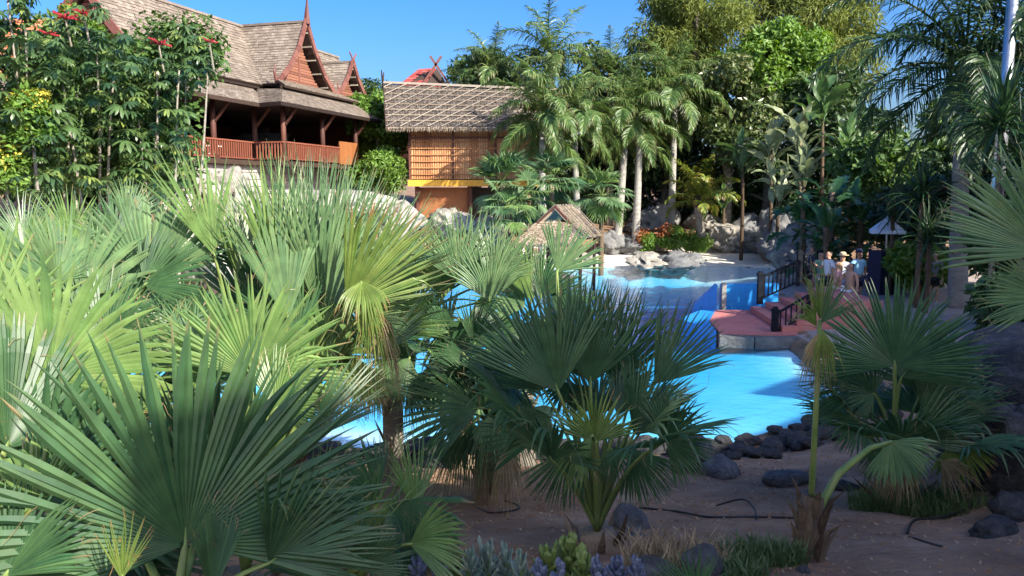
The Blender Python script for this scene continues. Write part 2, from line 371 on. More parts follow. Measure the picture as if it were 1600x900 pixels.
# walkway right of the pool
tag(link('walkway', grid('walkway', np.arange(6.6, 24, .5), np.arange(15, 36, .5), lambda X, Y: GZ(X, Y) + .012, M_pave, True, lambda X, Y: (sdf(X, Y) > .3) & (sdf(X, Y) < 9))), kind='structure')

# ---------------------------------------------------------------- rocks
def rock_mesh(seed, m, sub=3, rough=.28, flat=.75, freq=1.2):
    import bmesh
    bm = bmesh.new(); bmesh.ops.create_icosphere(bm, subdivisions=sub, radius=1)
    o = Vector((seed * 7.31, seed * 3.17, seed * 1.71))
    for v in bm.verts:
        p = v.co.copy()
        n = -abs(noise.noise(p * freq * 3.1 + o)) * rough * .45 - abs(noise.noise(p * freq * 8 + o)) * rough * .16 + noise.noise(p * freq + o) * rough + noise.noise(p * freq * 2.3 + o) * rough * .5 + noise.noise(p * freq * 5.5 + o) * rough * .18
        # a few cut planes give facets
        q = p * (1 + n)
        for k in range(5):
            ax = Vector((math.sin(seed * 2.1 + k * 1.9), math.cos(seed * 1.3 + k * 2.7), math.sin(seed + k * .9))).normalized()
            e = q.dot(ax) - .78
            if e > 0: q -= ax * e * .8
        v.co = (q.x, q.y, q.z * flat)
    me = bpy.data.meshes.new('rock'); bm.to_mesh(me); bm.free()
    me.materials.append(m); me.polygons.foreach_set('use_smooth', [True] * len(me.polygons)); me.update()
    return me
rr = random.Random(5)
basalts = [rock_mesh(i + 1, M_basalt, 3, .34, .72, 1.6) for i in range(8)]
def put_rock(name, me, x, y, r, label, group=None, z=None, sink=.35, cat='stone', sq=None, rot=None):
    o = link(name, me, None, (x, y, (gz(x, y) if z is None else z) + r * .7 * (1 - 2 * sink) ), (rr.uniform(-.2, .2), rr.uniform(-.2, .2), rr.uniform(0, 6.3)) if rot is None else rot, sq and tuple(r * k for k in sq) or (r * rr.uniform(.85, 1.4), r * rr.uniform(.8, 1.1), r * rr.uniform(.7, 1)))
    return tag(o, label, cat, group)
# two or three rows of dark rounded stones along the near edge of the pool
edge = [(-6.5, 11.0), (-2.7, 10.9), (0.5, 11.05), (2.8, 11.3), (4.2, 11.75), (5.6, 12.5), (6.6, 14.2)]
def along(pts, n):
    seg = [math.dist(a, b) for a, b in zip(pts, pts[1:])]; T = sum(seg)
    for i in range(n):
        t = T * (i + .5) / n
        for (a, b), l in zip(zip(pts, pts[1:]), seg):
            if t <= l: yield a[0] + (b[0] - a[0]) * t / l, a[1] + (b[1] - a[1]) * t / l; break
            t -= l
for row, (n, dy, r0, r1) in enumerate(((66, .02, .13, .21), (68, -.32, .1, .2), (62, -.66, .08, .19), (46, -1.02, .07, .17))):
    for x, y in along(edge, n):
        if rr.random() < (.02, .06, .18, .4)[row]: continue
        x += rr.uniform(-.12, .12); y += dy + rr.uniform(-.15, .15)
        r = rr.uniform(r0, r1) * rr.choice((.7, .85, 1, 1.15))
        put_rock('edge_stone', rr.choice(basalts), x, y, r, 'dark rounded basalt stone in the bank along the near pool edge', 'dark stones banked along the pool edge', max(gz(x, y), .04), .2)
def at_rock(px, py, d, r, label, me, cat='stone', sq=None, name='boulder', group=None, rot=None):
    p = P(px, py, d)
    return put_rock(name, me, p.x, p.y, r, label, group, p.z - r * .7 * .3, .35, cat, sq, rot)
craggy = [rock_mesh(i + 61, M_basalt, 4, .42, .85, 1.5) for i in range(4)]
bigb = [rock_mesh(i + 21, M_basalt, 3, .24, .75) for i in range(3)]
greyb = [rock_mesh(i + 31, M_rockdark, 3, .25, .8) for i in range(4)]
at_rock(705, 742, 9.6, .42, 'large dark boulder at the water edge left of the drooping palm', bigb[0], sq=(1.25, .8, .8))
at_rock(655, 755, 9.2, .22, 'dark stone at the left foot of the large dark boulder', bigb[1])
at_rock(1085, 705, 9.4, .29, 'big grey boulder at the water edge right of the central palm', greyb[0], sq=(1, .8, .95))
at_rock(1125, 735, 9.0, .27, 'wide grey boulder leaning below the big grey edge boulder', greyb[1], sq=(1.3, .8, .75))
at_rock(1232, 748, 8.2, .23, 'flat long grey stone lying on the soil left of the thin stalk', greyb[2], sq=(1.35, .7, .55), rot=(0, 0, .1))
at_rock(1321, 761, 7.9, .12, 'small dark green-grey stone alone on the bare soil', bigb[2], sq=(1.2, .9, .7))
at_rock(842, 845, 5.8, .075, 'small round black stone alone on the reddish soil', bigb[1], sq=(1, .9, .9))
at_rock(985, 815, 5.9, .19, 'blue-grey boulder behind the stalks of the central palm', greyb[3], sq=(1.15, .8, .65))
at_rock(985, 862, 5.4, .22, 'lower blue-grey boulder under the central palm', greyb[0], sq=(1.05, .8, .75))
at_rock(1098, 880, 4.1, .14, 'pale blue-grey round stone behind the small bottom fan leaf', greyb[2], sq=(.9, .8, .9))
at_rock(1018, 895, 4.3, .12, 'tan stone at the bottom edge beside the purple succulents', greyb[1])
at_rock(1255, 893, 4.4, .045, 'small tan stone at the foot of the fibrous palm stub', greyb[1])
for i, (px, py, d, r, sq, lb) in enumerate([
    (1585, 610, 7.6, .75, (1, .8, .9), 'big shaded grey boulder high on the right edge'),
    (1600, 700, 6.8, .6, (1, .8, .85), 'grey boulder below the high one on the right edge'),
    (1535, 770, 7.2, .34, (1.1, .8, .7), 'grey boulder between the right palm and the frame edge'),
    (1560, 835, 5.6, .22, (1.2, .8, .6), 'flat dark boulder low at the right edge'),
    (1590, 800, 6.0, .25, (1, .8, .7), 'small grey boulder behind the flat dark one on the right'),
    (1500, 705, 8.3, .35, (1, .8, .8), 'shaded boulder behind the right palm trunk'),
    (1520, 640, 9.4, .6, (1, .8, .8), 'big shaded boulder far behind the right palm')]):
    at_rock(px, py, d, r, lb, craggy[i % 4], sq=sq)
pale = [rock_mesh(i + 41, M_rock, 5, .42, .9, 1.5) for i in range(4)]
palegrey = [rock_mesh(i + 51, M_rockgrey, 5, .42, .9, 1.5) for i in range(3)]
# rock bank behind the pool
for px, py, d, r, sq, lb, g in [
    (1130, 372, 46.0, 1.1, (1.1, .9, 1.0), 'pale boulder with a sunlit left face right of the flowering bush', 0),
    (1168, 374, 46.3, 1.5, (1.15, .9, 1.0), 'grey boulder in the middle of the bank behind the beach', 1),
    (1202, 372, 45.5, 1.5, (1.0, .9, 1.05), 'grey boulder where the rock bank turns towards the steps', 1),
    (1232, 385, 42.0, 1.6, (1.0, 1.0, 1.1), 'craggy grey boulder at the right end of the beach', 1),
    (1250, 400, 37.0, 1.3, (1.0, 1.0, 1.1), 'craggy grey boulder nearest the upper railing', 1),
    (1062, 410, 38.6, 1.05, (1.2, .8, .55), 'grey humped rock standing in the shallow water', 1),
    (1015, 409, 39.2, 1.3, (1.3, .8, .38), 'low mossy tan rock lying left of the humped rock', 0),
    (905, 407, 37.5, .9, (1.0, .8, .5), 'tan rock at the left end of the beach behind the hut posts', 0),
    (960, 380, 45.2, .85, (1.1, .8, .9), 'grey boulder below the leaning royal palm', 1),
    (990, 384, 45.0, .8, (1.1, .8, .8), 'grey boulder below the white royal palm trunk', 1),
    (1020, 352, 48.5, 1.7, (1.4, .8, .8), 'dark shaded rock behind the royal palm trunks', 1),
    (1100, 350, 48.8, 1.3, (1.3, .8, .7), 'tan shaded rock behind the coconut palm', 0),
    (345, 305, 27.0, 1.0, (1.2, .9, 1.1), 'pale sunlit rock below the pavilion railing', 0),
    (385, 345, 26.0, 1.0, (1.1, .9, 1.2), 'pale cliff rock below the first pale rock', 0),
    (330, 400, 25.0, 1.3, (1.2, .9, 1.2), 'pale cliff rock low behind the left palms', 0),
    (575, 325, 33.0, 1.0, (1.2, .9, .9), 'pale sunlit rock below the green tree between the buildings', 0),
    (625, 345, 34.0, 1.0, (1.2, .9, 1.0), 'pale rock below the bamboo hut', 0),
    (515, 330, 31.0, 1.0, (1.2, .9, 1.1), 'pale rock below the right end of the pavilion', 0),
    (450, 360, 29.0, 1.3, (1.2, .9, 1.2), 'pale cliff rock behind the tall centre left palm', 0),
    (700, 350, 36.0, .9, (1.2, .9, .9), 'pale rock under the low orange wall', 0),
    (760, 360, 37.0, .9, (1.2, .9, .9), 'pale rock left of the small thatched hut', 0)]:
    at_rock(px, py, d, r, lb, (palegrey if g else pale)[int(px) % 3], sq=sq)

# ---------------------------------------------------------------- the pavilion (local x towards the pool, y along the long ridge)
rng = random.Random(11)
PO = Vector((-17.8, 35.3, 0)); PR = math.atan2(-.29, .957)
pav = thing('pavilion', 'dark wooden pavilion with steep shingled roofs and a tall spired gable', 'pavilion', PO, PR)
TC = 10.4                       # where the cross ridge meets the main ridge
prof = [(0, 12.75), (.9, 11.25), (1.9, 10.15), (3.05, 9.2)]
m = MB(); dk = MB()
T0, T1 = -.7, 21.0
for (s0, z0), (s1, z1) in zip(prof, prof[1:]):
    roof_panel(m, (s1, T0, z1), (s1, T1, z1), (s0, T1, z0), (s0, T0, z0), .19, .25, .03, rng)
    dk.slab([(s1, T0, z1 - .02), (s1, T1, z1 - .02), (s0, T1, z0 - .02), (s0, T0, z0 - .02)], .1)
    roof_panel(m, (-s1, T1, z1), (-s1, T0, z1), (-s0, T0, z0), (-s0, T1, z0), .5, .8, .035, rng)
    dk.slab([(-s1, T1, z1 - .02), (-s1, T0, z1 - .02), (-s0, T0, z0 - .02), (-s0, T1, z0 - .02)], .1)
def cross(tc, zr, hw, sx, lowz, pf):
    """a cross gable roof: ridge along x to sx at height zr"""
    pr = [(0, zr)] + [(hw * a, zr - (zr - lowz) * b) for a, b in pf]
    for sg in (-1, 1):
        for (q0, z0), (q1, z1) in zip(pr, pr[1:]):
            x0 = q0 * 3.05 / hw - .25; x1 = q1 * 3.05 / hw - .25
            q = [(x1, tc + sg * q1, z1), (sx, tc + sg * q1, z1), (sx, tc + sg * q0, z0), (x0, tc + sg * q0, z0)]
            if sg > 0: q = [q[1], q[0], q[3], q[2]]
            roof_panel(m, *q, .19, .25, .03, rng)
            dk.slab([Vector(p) - Vector((0, 0, .03)) for p in q], .09)
PF = [(.28, .42), (.6, .74), (1.0, 1.0)]
cross(TC, 12.8, 2.85, 3.95, 9.25, PF)
cross(15.6, 11.5, 2.1, 3.9, 9.2, PF)
# skirt roofs
def skirt(A, B, Cq, D):
    roof_panel(m, A, B, Cq, D, .18, .25, .026, rng); dk.slab([Vector(p) - Vector((0, 0, .02)) for p in (A, B, Cq, D)], .09)
skirt((4.4, -2.2, 8.0), (4.4, 6.2, 8.0), (2.8, 7.0, 8.98), (2.8, -1.0, 8.98))
skirt((-4.4, -2.2, 8.0), (4.4, -2.2, 8.0), (2.8, -1.0, 8.98), (-2.8, -1.0, 8.98))
skirt((4.4, 5.2, 8.0), (6.0, 4.6, 7.97), (4.7, 6.7, 8.85), (2.8, 7.4, 9.0))
skirt((6.0, 4.6, 7.97), (6.0, 15.4, 7.97), (4.7, 13.9, 8.85), (4.7, 6.7, 8.85))
skirt((5.0, 6.5, 9.0), (5.0, 14.2, 9.0), (3.8, 13.2, 9.5), (3.8, 7.6, 9.5))
skirt((6.0, 15.4, 7.97), (3.2, 19.5, 7.97), (2.8, 18, 8.98), (4.7, 13.9, 8.85))
skirt((3.8, 7.6, 9.48), (3.8, 7.6, 9.5), (3.05, 7.6, 9.6), (3.05, 7.6, 9.6)) if 0 else None
MB().box((1.0, 17.6, 6.6), (8.5, .14, 2.7)).build('end_wall', M_wood, pav)
tag(m.build('roof_shingle', M_shingle, pav), kind='stuff')
dk.build('roof_deck', M_darkwood, pav)
# ridge caps and eave fascias
for a, b in (((0, T0, 12.8), (0, T1, 12.8)), ((0, TC, 12.84), (3.95, TC, 12.84)), ((.9, 15.6, 11.53), (3.9, 15.6, 11.53))):
    MB().bar(a, b, .2, .12).build('ridge_cap', M_shingle, pav)
for a, b in (((4.42, -2.2, 7.92), (4.42, 5.2, 7.92)), ((4.42, 5.18, 7.92), (6.02, 4.58, 7.9)), ((6.03, 4.6, 7.89), (6.03, 15.4, 7.89)), ((-4.4, -2.22, 7.92), (4.4, -2.22, 7.92)),
             ((2.95, T0, 9.08), (2.95, 7.4, 9.08)), ((4.72, 6.6, 8.93), (4.72, 14, 8.93)), ((6.03, 15.4, 7.88), (3.2, 19.5, 7.88))):
    MB().bar(a, b, .06, .17).build('fascia', M_darkwood, pav)
def gable(sx, tc, zr, hw, lowz, spire, name_boards=True):
    pr = [(0, zr)] + [(hw * a, zr - (zr - lowz) * b) for a, b in PF]
    gx = sx - .55
    # boards of the gable wall, one above the other
    zz = lowz - .1
    bm_ = MB()
    while zz < zr - .9:
        def half(z):
            for (q0, z0), (q1, z1) in zip(pr, pr[1:]):
                if z1 <= z <= z0: return q0 + (q1 - q0) * (z0 - z) / (z0 - z1)
            return hw
        h = half(max(zz + .14, lowz)) - .22
        if h > .08: bm_.box((gx + rng.uniform(-.008, .008), tc, zz + .07), (.05, 2 * h, .125))
        zz += .145
    tag(bm_.build('gable_board', M_gable, pav), kind='stuff')
    if name_boards: MB().box((gx + .045, tc, lowz + .8), (.06, .1, 1.9)).build('gable_post', M_barge, pav)
    for sg in (-1, 1):
        pts = [(sx + .05, tc + sg * q, z + .1) for q, z in pr]
        pts = [(sx + .05, tc, zr + .15)] + [tuple(Vector(pts[i]).lerp(Vector(pts[i + 1]), f)) for i in range(len(pts) - 1) for f in (.25, .6, 1)]
        b = MB()
        for p, q in zip(pts, pts[1:]): b.bar(p, Vector(q) + (Vector(q) - Vector(p)) * .06, .1, .26)
        e = Vector(pts[-1]); b.tube([e, e + Vector((0, sg * .22, .06)), e + Vector((0, sg * .36, .42)), e + Vector((0, sg * .3, .8))], [.11, .1, .06, .015], 6)
        b.build('bargeboard', M_barge, pav)
    for k in range(5):
        f = (k + .6) / 5.4; z = zr - (zr - lowz) * f
        for (q0, z0), (q1, z1) in zip(pr, pr[1:]):
            if z1 <= z <= z0: q = q0 + (q1 - q0) * (z0 - z) / (z0 - z1)
        MB().bar((gx - .1, tc + q - .12, z - .15), (sx + .02, tc + q - .12, z - .15), .07, .07).build('purlin', M_batten, pav)
    if spire:
        MB().tube([(sx + .05, tc, zr - .1), (sx + .07, tc, zr + .5), (sx + .1, tc, zr + 1.05), (sx + .05, tc + .03, zr + 1.75)], [.26, .16, .075, .012], 6, flat=.6).build('spire', M_barge, pav)
    else:
        for sg in (-1, 1): MB().bar((sx + .05, tc - sg * .3, zr - .15), (sx + .05, tc + sg * .42, zr + .55), .05, .09).build('crossed_finial', M_barge, pav)
gable(3.95, TC, 12.8, 2.85, 9.25, True)
gable(3.9, 15.6, 11.5, 2.1, 9.2, False, False)
# end gable of the long roof, towards the photographer
pts = [(s, T0 - .05, z + .08) for s, z in prof]
for sg in (-1, 1):
    b = MB()
    for p, q in zip(pts, pts[1:]): b.bar((p[0] * sg, p[1], p[2]), (q[0] * sg, q[1], q[2]), .09, .34)
    b.build('bargeboard', M_barge, pav)
g = MB()
zz = 9.0
while zz < 12:
    h = np.interp(-zz, [-12.75, -11.25, -10.15, -9.2], [0, .9, 1.9, 3.05]) - .2
    if h > .1: g.box((0, T0 + .5, zz), (2 * h, .05, .16))
    zz += .18
tag(g.build('gable_board', M_gable, pav), kind='stuff')
# floor, ceiling, back wall, columns, braces, rails
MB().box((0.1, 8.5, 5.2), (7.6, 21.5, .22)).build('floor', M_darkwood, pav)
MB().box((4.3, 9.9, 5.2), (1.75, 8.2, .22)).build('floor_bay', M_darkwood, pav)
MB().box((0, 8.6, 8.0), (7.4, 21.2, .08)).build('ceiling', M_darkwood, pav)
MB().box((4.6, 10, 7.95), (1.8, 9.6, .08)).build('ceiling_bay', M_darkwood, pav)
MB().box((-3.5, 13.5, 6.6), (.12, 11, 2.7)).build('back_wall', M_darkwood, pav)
for x, t in ((3.35, -.8), (3.35, 3.1), (3.35, 6.3), (5.1, 6.1), (5.1, 9.8), (5.1, 13.5), (-3.4, -.8), (-3.4, 3.1), (-3.4, 6.5), (3.3, 17.5)):
    c = MB().tube([(x, t, 5.3), (x, t, 8.0)], [.14, .125], 10).build('column', M_wood, pav, True)
    MB().box((x, t, 5.42), (.36, .36, .22)).build('column_base', M_wood, c)
for x, t, dx, dt in ((3.35, -.8, .9, 0), (3.35, 3.1, .9, 0), (3.35, 3.1, 0, 1.0), (5.1, 6.1, .8, 0), (5.1, 9.8, .8, 0), (5.1, 13.5, .8, 0), (5.1, 6.1, 0, 1.0), (5.1, 9.8, 0, 1.0), (3.35, 6.3, .9, 0)):
    MB().bar((x, t, 6.9), (x + dx, t + dt, 7.9), .1, .1).build('brace', M_wood, pav)
def rail(x0, y0, x1, y1):
    MB().bar((x0, y0, 6.22), (x1, y1, 6.22), .09, .07).build('handrail', M_rail, pav)
    MB().bar((x0, y0, 5.42), (x1, y1, 5.42), .06, .06).build('bottom_rail', M_rail, pav)
    n = int(math.dist((x0, y0), (x1, y1)) / .17)
    for i in range(1, n):
        f = i / n; x = x0 + (x1 - x0) * f; y = y0 + (y1 - y0) * f
        link('baluster', balus, pav, (x, y, 5.82))
balus = MB().box((0, 0, 0), (.05, .05, .76)).build('baluster', M_rail, pav); b0 = balus; balus = balus.data
b0.location = (3.5, -2.1, 5.82)
rail(3.5, -2.2, 3.5, 5.9); rail(3.5, 5.95, 5.2, 5.95); rail(5.22, 6.1, 5.22, 11.4)
for k in range(8): MB().box((5.2, 11.55 + k * .27, 5.95), (.07, .262, 1.25)).build('wall_board', M_orangewood, pav)
# people, tables inside read as dark shapes only: a counter and shelves
MB().box((1.0, 8.2, 5.85), (.7, 3.2, 1.05)).build('counter', M_darkwood, pav)
MB().box((-2.6, 11, 6.5), (.5, 2.5, 2.2)).build('shelf', M_wood, pav)
for t in (1.0, 2.6, 4.6): MB().box((1.9, t, 6.0), (.9, .8, .06)).tube([(1.9, t, 5.3), (1.9, t, 6.0)], .05, 6).build('table', M_white, pav)
# block wall under the pavilion
MB().box((1.2, 8.3, 3.1), (4.55, 21, 3.98)).build('foundation', M_curb, pav)
blk = None
for j in range(6):
    for i in range(24):
        y = -2 + i * .72 + (j % 2) * .36; z = 4.92 - j * .34
        if blk is None:
            blk = MB().box((0, 0, 0), (.16, .69, .31)).build('stone_block', M_block, pav); o = blk
        else: o = link('stone_block', blk.data, pav)
        o.location = (3.52 + rng.uniform(-.02, .02), y, z)
# low roofs seen through the open pavilion
lr = thing('tiled_house', 'low house with an orange tiled roof seen through the pavilion', 'house', (-27, 52, 0))
mm = MB(); roof_panel(mm, (-9, -3, 7.0), (9, -3, 7.0), (9, 1, 8.6), (-9, 1, 8.6), .4, .5, .05, rng)
tag(mm.build('roof_tile', M_terracotta, lr), kind='stuff')
MB().box((0, 0, 4.6), (17, 5, 4.6)).build('wall', M_white, lr)
for k in range(5): MB().box((-6.5 + k * 3.2, -2.52, 5.6), (1.1, .08, 1.3)).build('window', M_navy, lr)
lr2 = thing('red_roofed_house', 'house with an orange red roof behind the umbrella trees on the left', 'house', (-26, 38, 0))
mm = MB(); roof_panel(mm, (-6, -3, 8.6), (8, -3, 8.6), (8, 1, 11.9), (-6, 1, 11.9), .4, .5, .05, rng)
tag(mm.build('roof_tile', M_terracotta, lr2), kind='stuff')
MB().box((1, 0, 5.6), (13, 5, 5.6)).build('wall', M_white, lr2)
for k in range(3): MB().box((-2.5 + k * 3.2, -2.52, 6.6), (1.1, .08, 1.3)).build('window', M_navy, lr2)
aw = thing('awning', 'pale blue awning seen through the open pavilion', 'awning', (-15.2, 49, 0))
MB().slab([(-1.6, -1, 6.5), (1.8, -1, 6.4), (1.6, 1, 7.4), (-1.4, 1, 7.4)], .04).build('canvas', M_canopy, aw)
for x in (-1.5, 1.7): MB().bar((x, -1, 4), (x, -1, 6.45), .08, .08).build('post', M_wood, aw)

# ---------------------------------------------------------------- the bamboo hut
HX0, HX1, HY = -5.5, 2.1, 44.0
hut = thing('bamboo_hut', 'bamboo walled hut with a grey thatched roof and a yellow floor beam', 'hut', (HX0, HY, 0))
W = HX1 - HX0
MB().box((W / 2, 2.6, 5.85), (W - .1, 5, 2.9)).build('core', M_darkwood, hut)
slat = None
n = 60
for i in range(n):
    x = (i + .5) * W / n
    if slat is None: slat = MB().tube([(0, 0, 4.5), (0, 0, 7.3)], .066, 6, flat=.6).build('bamboo_slat', M_bamboo, hut); o = slat
    else:
        if i % 4 == 1: slat = MB().tube([(0, 0, 4.5), (0, 0, 7.3)], .066, 6, flat=.6).build('bamboo_slat', M_bamboo, hut); o = slat
        else: o = link('bamboo_slat', slat.data, hut)
    o.location = (x, .02 + rng.uniform(-.015, .015), 0)
for z in (4.75, 5.1, 5.45, 5.8, 6.15, 6.5): MB().bar((0, -.07, z), (W, -.07, z), .05, .05).build('bamboo_band', M_bambooband, hut)
MB().bar((-.1, -.1, 6.72), (W + .1, -.1, 6.72), .12, .09).build('lintel', M_wood, hut)
for x in (-.05, 2.3, 4.6, 6.9, W): MB().bar((x, -.04, 4.4), (x, -.04, 7.3), .1, .1).build('corner_post', M_wood, hut)
MB().box((W / 2, 0, 4.28), (W + .3, .42, .34)).build('floor_beam', M_yellow, hut)
MB().box((1.7, 1.2, 3.2), (2.9, 1.4, 1.7)).build('lower_wall', M_orangewood, hut)
MB().box((5.2, 1.6, 3.2), (3.9, 1.4, 1.7)).build('lower_wall', M_darkwood, hut)
for x in (.3, 3.2, 6.2, W - .3): MB().tube([(x, .25, 2), (x, .25, 4.1)], .13, 8).build('stilt', M_wood, hut)
# thatched roof: front and back slopes, ridge dropping slightly in the middle
ev = [(-1.15, -1.0, 7.15), (W + 1, -1.0, 7.15)]; rd = [(-1.9, 3.2, 9.95), (W * .5, 3.2, 9.7), (W + 1.6, 3.2, 9.5)]
th = MB()
def thatch_panel(mb, A, B, Cq, D, rows, per, ln, th_=.05):
    A, B, Cq, D = map(Vector, (A, B, Cq, D)); nn = (B - A).cross(D - A).normalized()
    if nn.z < 0: nn = -nn
    for j in range(rows):
        for i in range(per):
            u = (i + rng.uniform(0, 1)) / per; v = (j + rng.uniform(0, .6)) / rows
            p = A.lerp(B, u).lerp(D.lerp(Cq, u), v); up = (D.lerp(Cq, u) - A.lerp(B, u)).normalized(); sd = (B - A).normalized()
            h = ln * rng.uniform(.7, 1.3); w_ = (B - A).length / per * .9
            a = p - up * h * .5 + nn * (th_ * rng.uniform(.6, 1.5)); s_ = sd * rng.uniform(-.04, .04)
            mb.add([a - sd * w_ * .5 + s_, a + sd * w_ * .5 + s_, p + up * h * .7 + sd * w_ * .5, p + up * h * .7 - sd * w_ * .5, a - nn * .05 - up * .02 + s_], [(0, 1, 2, 3), (4, 1, 0)], rng.random())
MB().slab([ev[0], ev[1], rd[2], rd[0]], .16).build('roof_deck', M_thatch, hut)
MB().slab([(ev[1][0], 7.4, 7.15), (ev[0][0], 7.4, 7.15), rd[0], rd[2]], .16).build('roof_deck', M_thatch, hut)
thatch_panel(th, ev[0], ev[1], rd[2], rd[0], 26, 150, .3)
tag(th.build('thatch_reed', M_thatch, hut), kind='stuff')
fr = MB()
for i in range(420):
    x = -1.15 + (W + 2.1) * (i + rng.random()) / 420; h = rng.uniform(.08, .28)
    fr.add([(x - .02, -1.02, 7.2), (x + .025, -1.03, 7.2), (x + rng.uniform(-.05, .05), -1.05 - rng.uniform(0, .06), 7.15 - h)], [(0, 1, 2)])
tag(fr.build('thatch_fringe', M_thatch2, hut), kind='stuff')
E0, E1, R0, R1 = Vector(ev[0]), Vector(ev[1]), Vector(rd[0]), Vector(rd[2])
def onroof(u, v):
    return E0.lerp(E1, u).lerp(R0.lerp(R1, u), v) + Vector((0, -.1, .1))
for k in range(-5, 16):                    # diagonal battens over the thatch
    a = k * .075 - .0; u0, v0, u1, v1 = a, 0.0, a + .42, 1.0
    if u0 < 0: v0 = -u0 / .42; u0 = 0
    if u1 > 1: v1 = (1 - a) / .42; u1 = 1
    if v1 - v0 > .08: MB().bar(onroof(u0, v0), onroof(u1, v1), .045, .035).build('batten', M_batten, hut)
for k in range(1, 8): MB().bar(onroof(0, k / 8), onroof(1, k / 8), .03, .025).build('batten', M_thatch2, hut)
MB().bar(R0 + Vector((0, 0, .12)), R1 + Vector((0, 0, .12)), .3, .12).build('ridge_cap', M_batten, hut)
MB().bar(E0 + Vector((0, 0, -.04)), R0 + Vector((0, 0, -.04)), .08, .3).build('bargeboard', M_darkwood, hut)
MB().bar(onroof(.73, .9), onroof(.86, .42), .1, .1).build('hip_rib', M_darkwood, hut)
for sg in (-1, 1): MB().tube([R0 + Vector((0, -sg * .3, -.2)), R0 + Vector((-.05, sg * .15, .25)), R0 + Vector((-.05, sg * .42, .75))], [.06, .055, .03], 6).build('crossed_finial', M_darkwood, hut)

# red tiled gable roof far behind the hut
rt = thing('red_gable_house', 'house with a dark red gabled roof and crossed finials behind the hut', 'house', P(672, 138, 60) * 1.0)
mm = MB(); roof_panel(mm, (-2.6, -1.2, -.3), (1.0, -1.2, -.3), (.4, 0, 1.45), (-.9, 0.6, 1.45), .25, .3, .03, rng)
tag(mm.build('roof_tile', M_redtile, rt), kind='stuff')
MB().slab([(-2.6, -1.1, -.42), (1.0, -1.1, -.42), (.4, 0, 1.4), (-.9, .6, 1.4)], .1).build('roof_deck', M_darkwood, rt)
MB().add([(-.6, -1.1, -.4), (1.7, -.9, -.4), (.55, -.6, 1.35), (-.6, 2, -.4), (1.7, 2, -.4), (.55, 2, 1.35)], [(0, 1, 2), (3, 5, 4), (0, 2, 5, 3), (1, 4, 5, 2)]).build('gable_wall', M_darkwood, rt)
for sg in (-1, 1):
    MB().bar((.55 + sg * 1.35, -1.2, -.45), (.55 - sg * .4, -1.2, 2.1), .1, .16).build('bargeboard', M_barge, rt)
MB().box((-.3, 1, -3.2), (4, 2.5, 5.4)).build('wall', M_orangewood, rt)

# ---------------------------------------------------------------- small thatched hut by the water
hp = P(880, 440, 33.5)
sh = thing('thatched_shelter', 'small thatched shelter on wooden posts at the pool edge', 'shelter', (hp.x, hp.y, 0), R(-22))
zr, ze, hw, ln = 3.2, 2.0, 1.25, 1.25
t2 = MB()
for sg in (-1, 1):
    A, B, Cq, D = (sg * hw, -ln, ze), (sg * hw, ln, ze), (0, ln, zr), (0, -ln + .2, zr)
    if sg < 0: A, B, Cq, D = B, A, D, Cq
    MB().slab([A, B, Cq, D], .09).build('roof_deck', M_thatch2, sh)
    thatch_panel(t2, A, B, Cq, D, 14, 44, .22, .04)
    for k in range(7):
        a = Vector(A).lerp(Vector(B), k / 6); d_ = Vector(D).lerp(Vector(Cq), k / 6)
        MB().bar(a + Vector((sg * .03, 0, .09)), d_ + Vector((sg * .03, 0, .09)), .035, .03).build('batten', M_batten, sh)
A, B, Cq, D = (-hw - .15, -ln - .75, 1.75), (hw + .05, -ln - .75, 1.75), (hw * .62, -ln, 2.55), (-hw * .62, -ln, 2.55)
MB().slab([A, B, Cq, D], .08).build('skirt_deck', M_thatch2, sh)
thatch_panel(t2, A, B, Cq, D, 12, 44, .22, .04)
for k in range(220):
    x = rng.uniform(-hw - .1, hw); h = rng.uniform(.08, .25)
    t2.add([(x - .02, -ln - .77, 1.78), (x + .02, -ln - .77, 1.78), (x, -ln - .8, 1.75 - h)], [(0, 1, 2)])
tag(t2.build('thatch_reed', M_thatch2, sh), kind='stuff')
for x, y in ((-1.05, -1.0), (1.05, -1.0), (-1.05, 1.0), (1.05, 1.0)): MB().tube([(x, y, -.8), (x, y, 2.1)], .07, 8).build('post', M_wood, sh, True)
for a, b in (((-1.05, -1, 1.9), (1.05, -1, 1.9)), ((1.05, -1, 1.9), (1.05, 1, 1.9)), ((-.7, -ln - .02, 2.5), (.7, -ln - .02, 2.5))): MB().bar(a, b, .07, .09).build('beam', M_wood, sh)
MB().bar((-.78, -ln - .03, 2.48), (.03, -ln + .12, 3.25), .06, .09).build('bargeboard', M_wood, sh)
MB().bar((.78, -ln - .03, 2.48), (-.03, -ln + .12, 3.25), .06, .09).build('bargeboard', M_wood, sh)

# ---------------------------------------------------------------- red steps, blue walls, railings
pl = thing('stepped_platform', 'red rubber stepped platform with blue painted sides in the pool', 'steps', (6.2, 20, 0))
def wq(mb, pts, z0, z1):   # prism over a plan polygon
    n = len(pts); vs = [(x, y, z0) for x, y in pts] + [(x, y, z1) for x, y in pts]
    mb.add(vs, [tuple(range(n - 1, -1, -1)), tuple(range(n, 2 * n))] + [(i, (i + 1) % n, n + (i + 1) % n, n + i) for i in range(n)], .5); return mb
def rel(pts): return [(x - 6.2, y - 20) for x, y in pts]
wq(MB(), rel([(5.3, 19.9), (9.0, 19.8), (9.5, 24.0), (6.2, 24.1), (5.5, 22.0)]), -1.2, .24).build('landing', M_pinkstep, pl)
wq(MB(), rel([(5.28, 20.4), (5.48, 22.0), (6.18, 24.05), (5.7, 24.05), (4.75, 22.4)]), -1.2, .235).build('blue_apron', M_bluewall, pl)
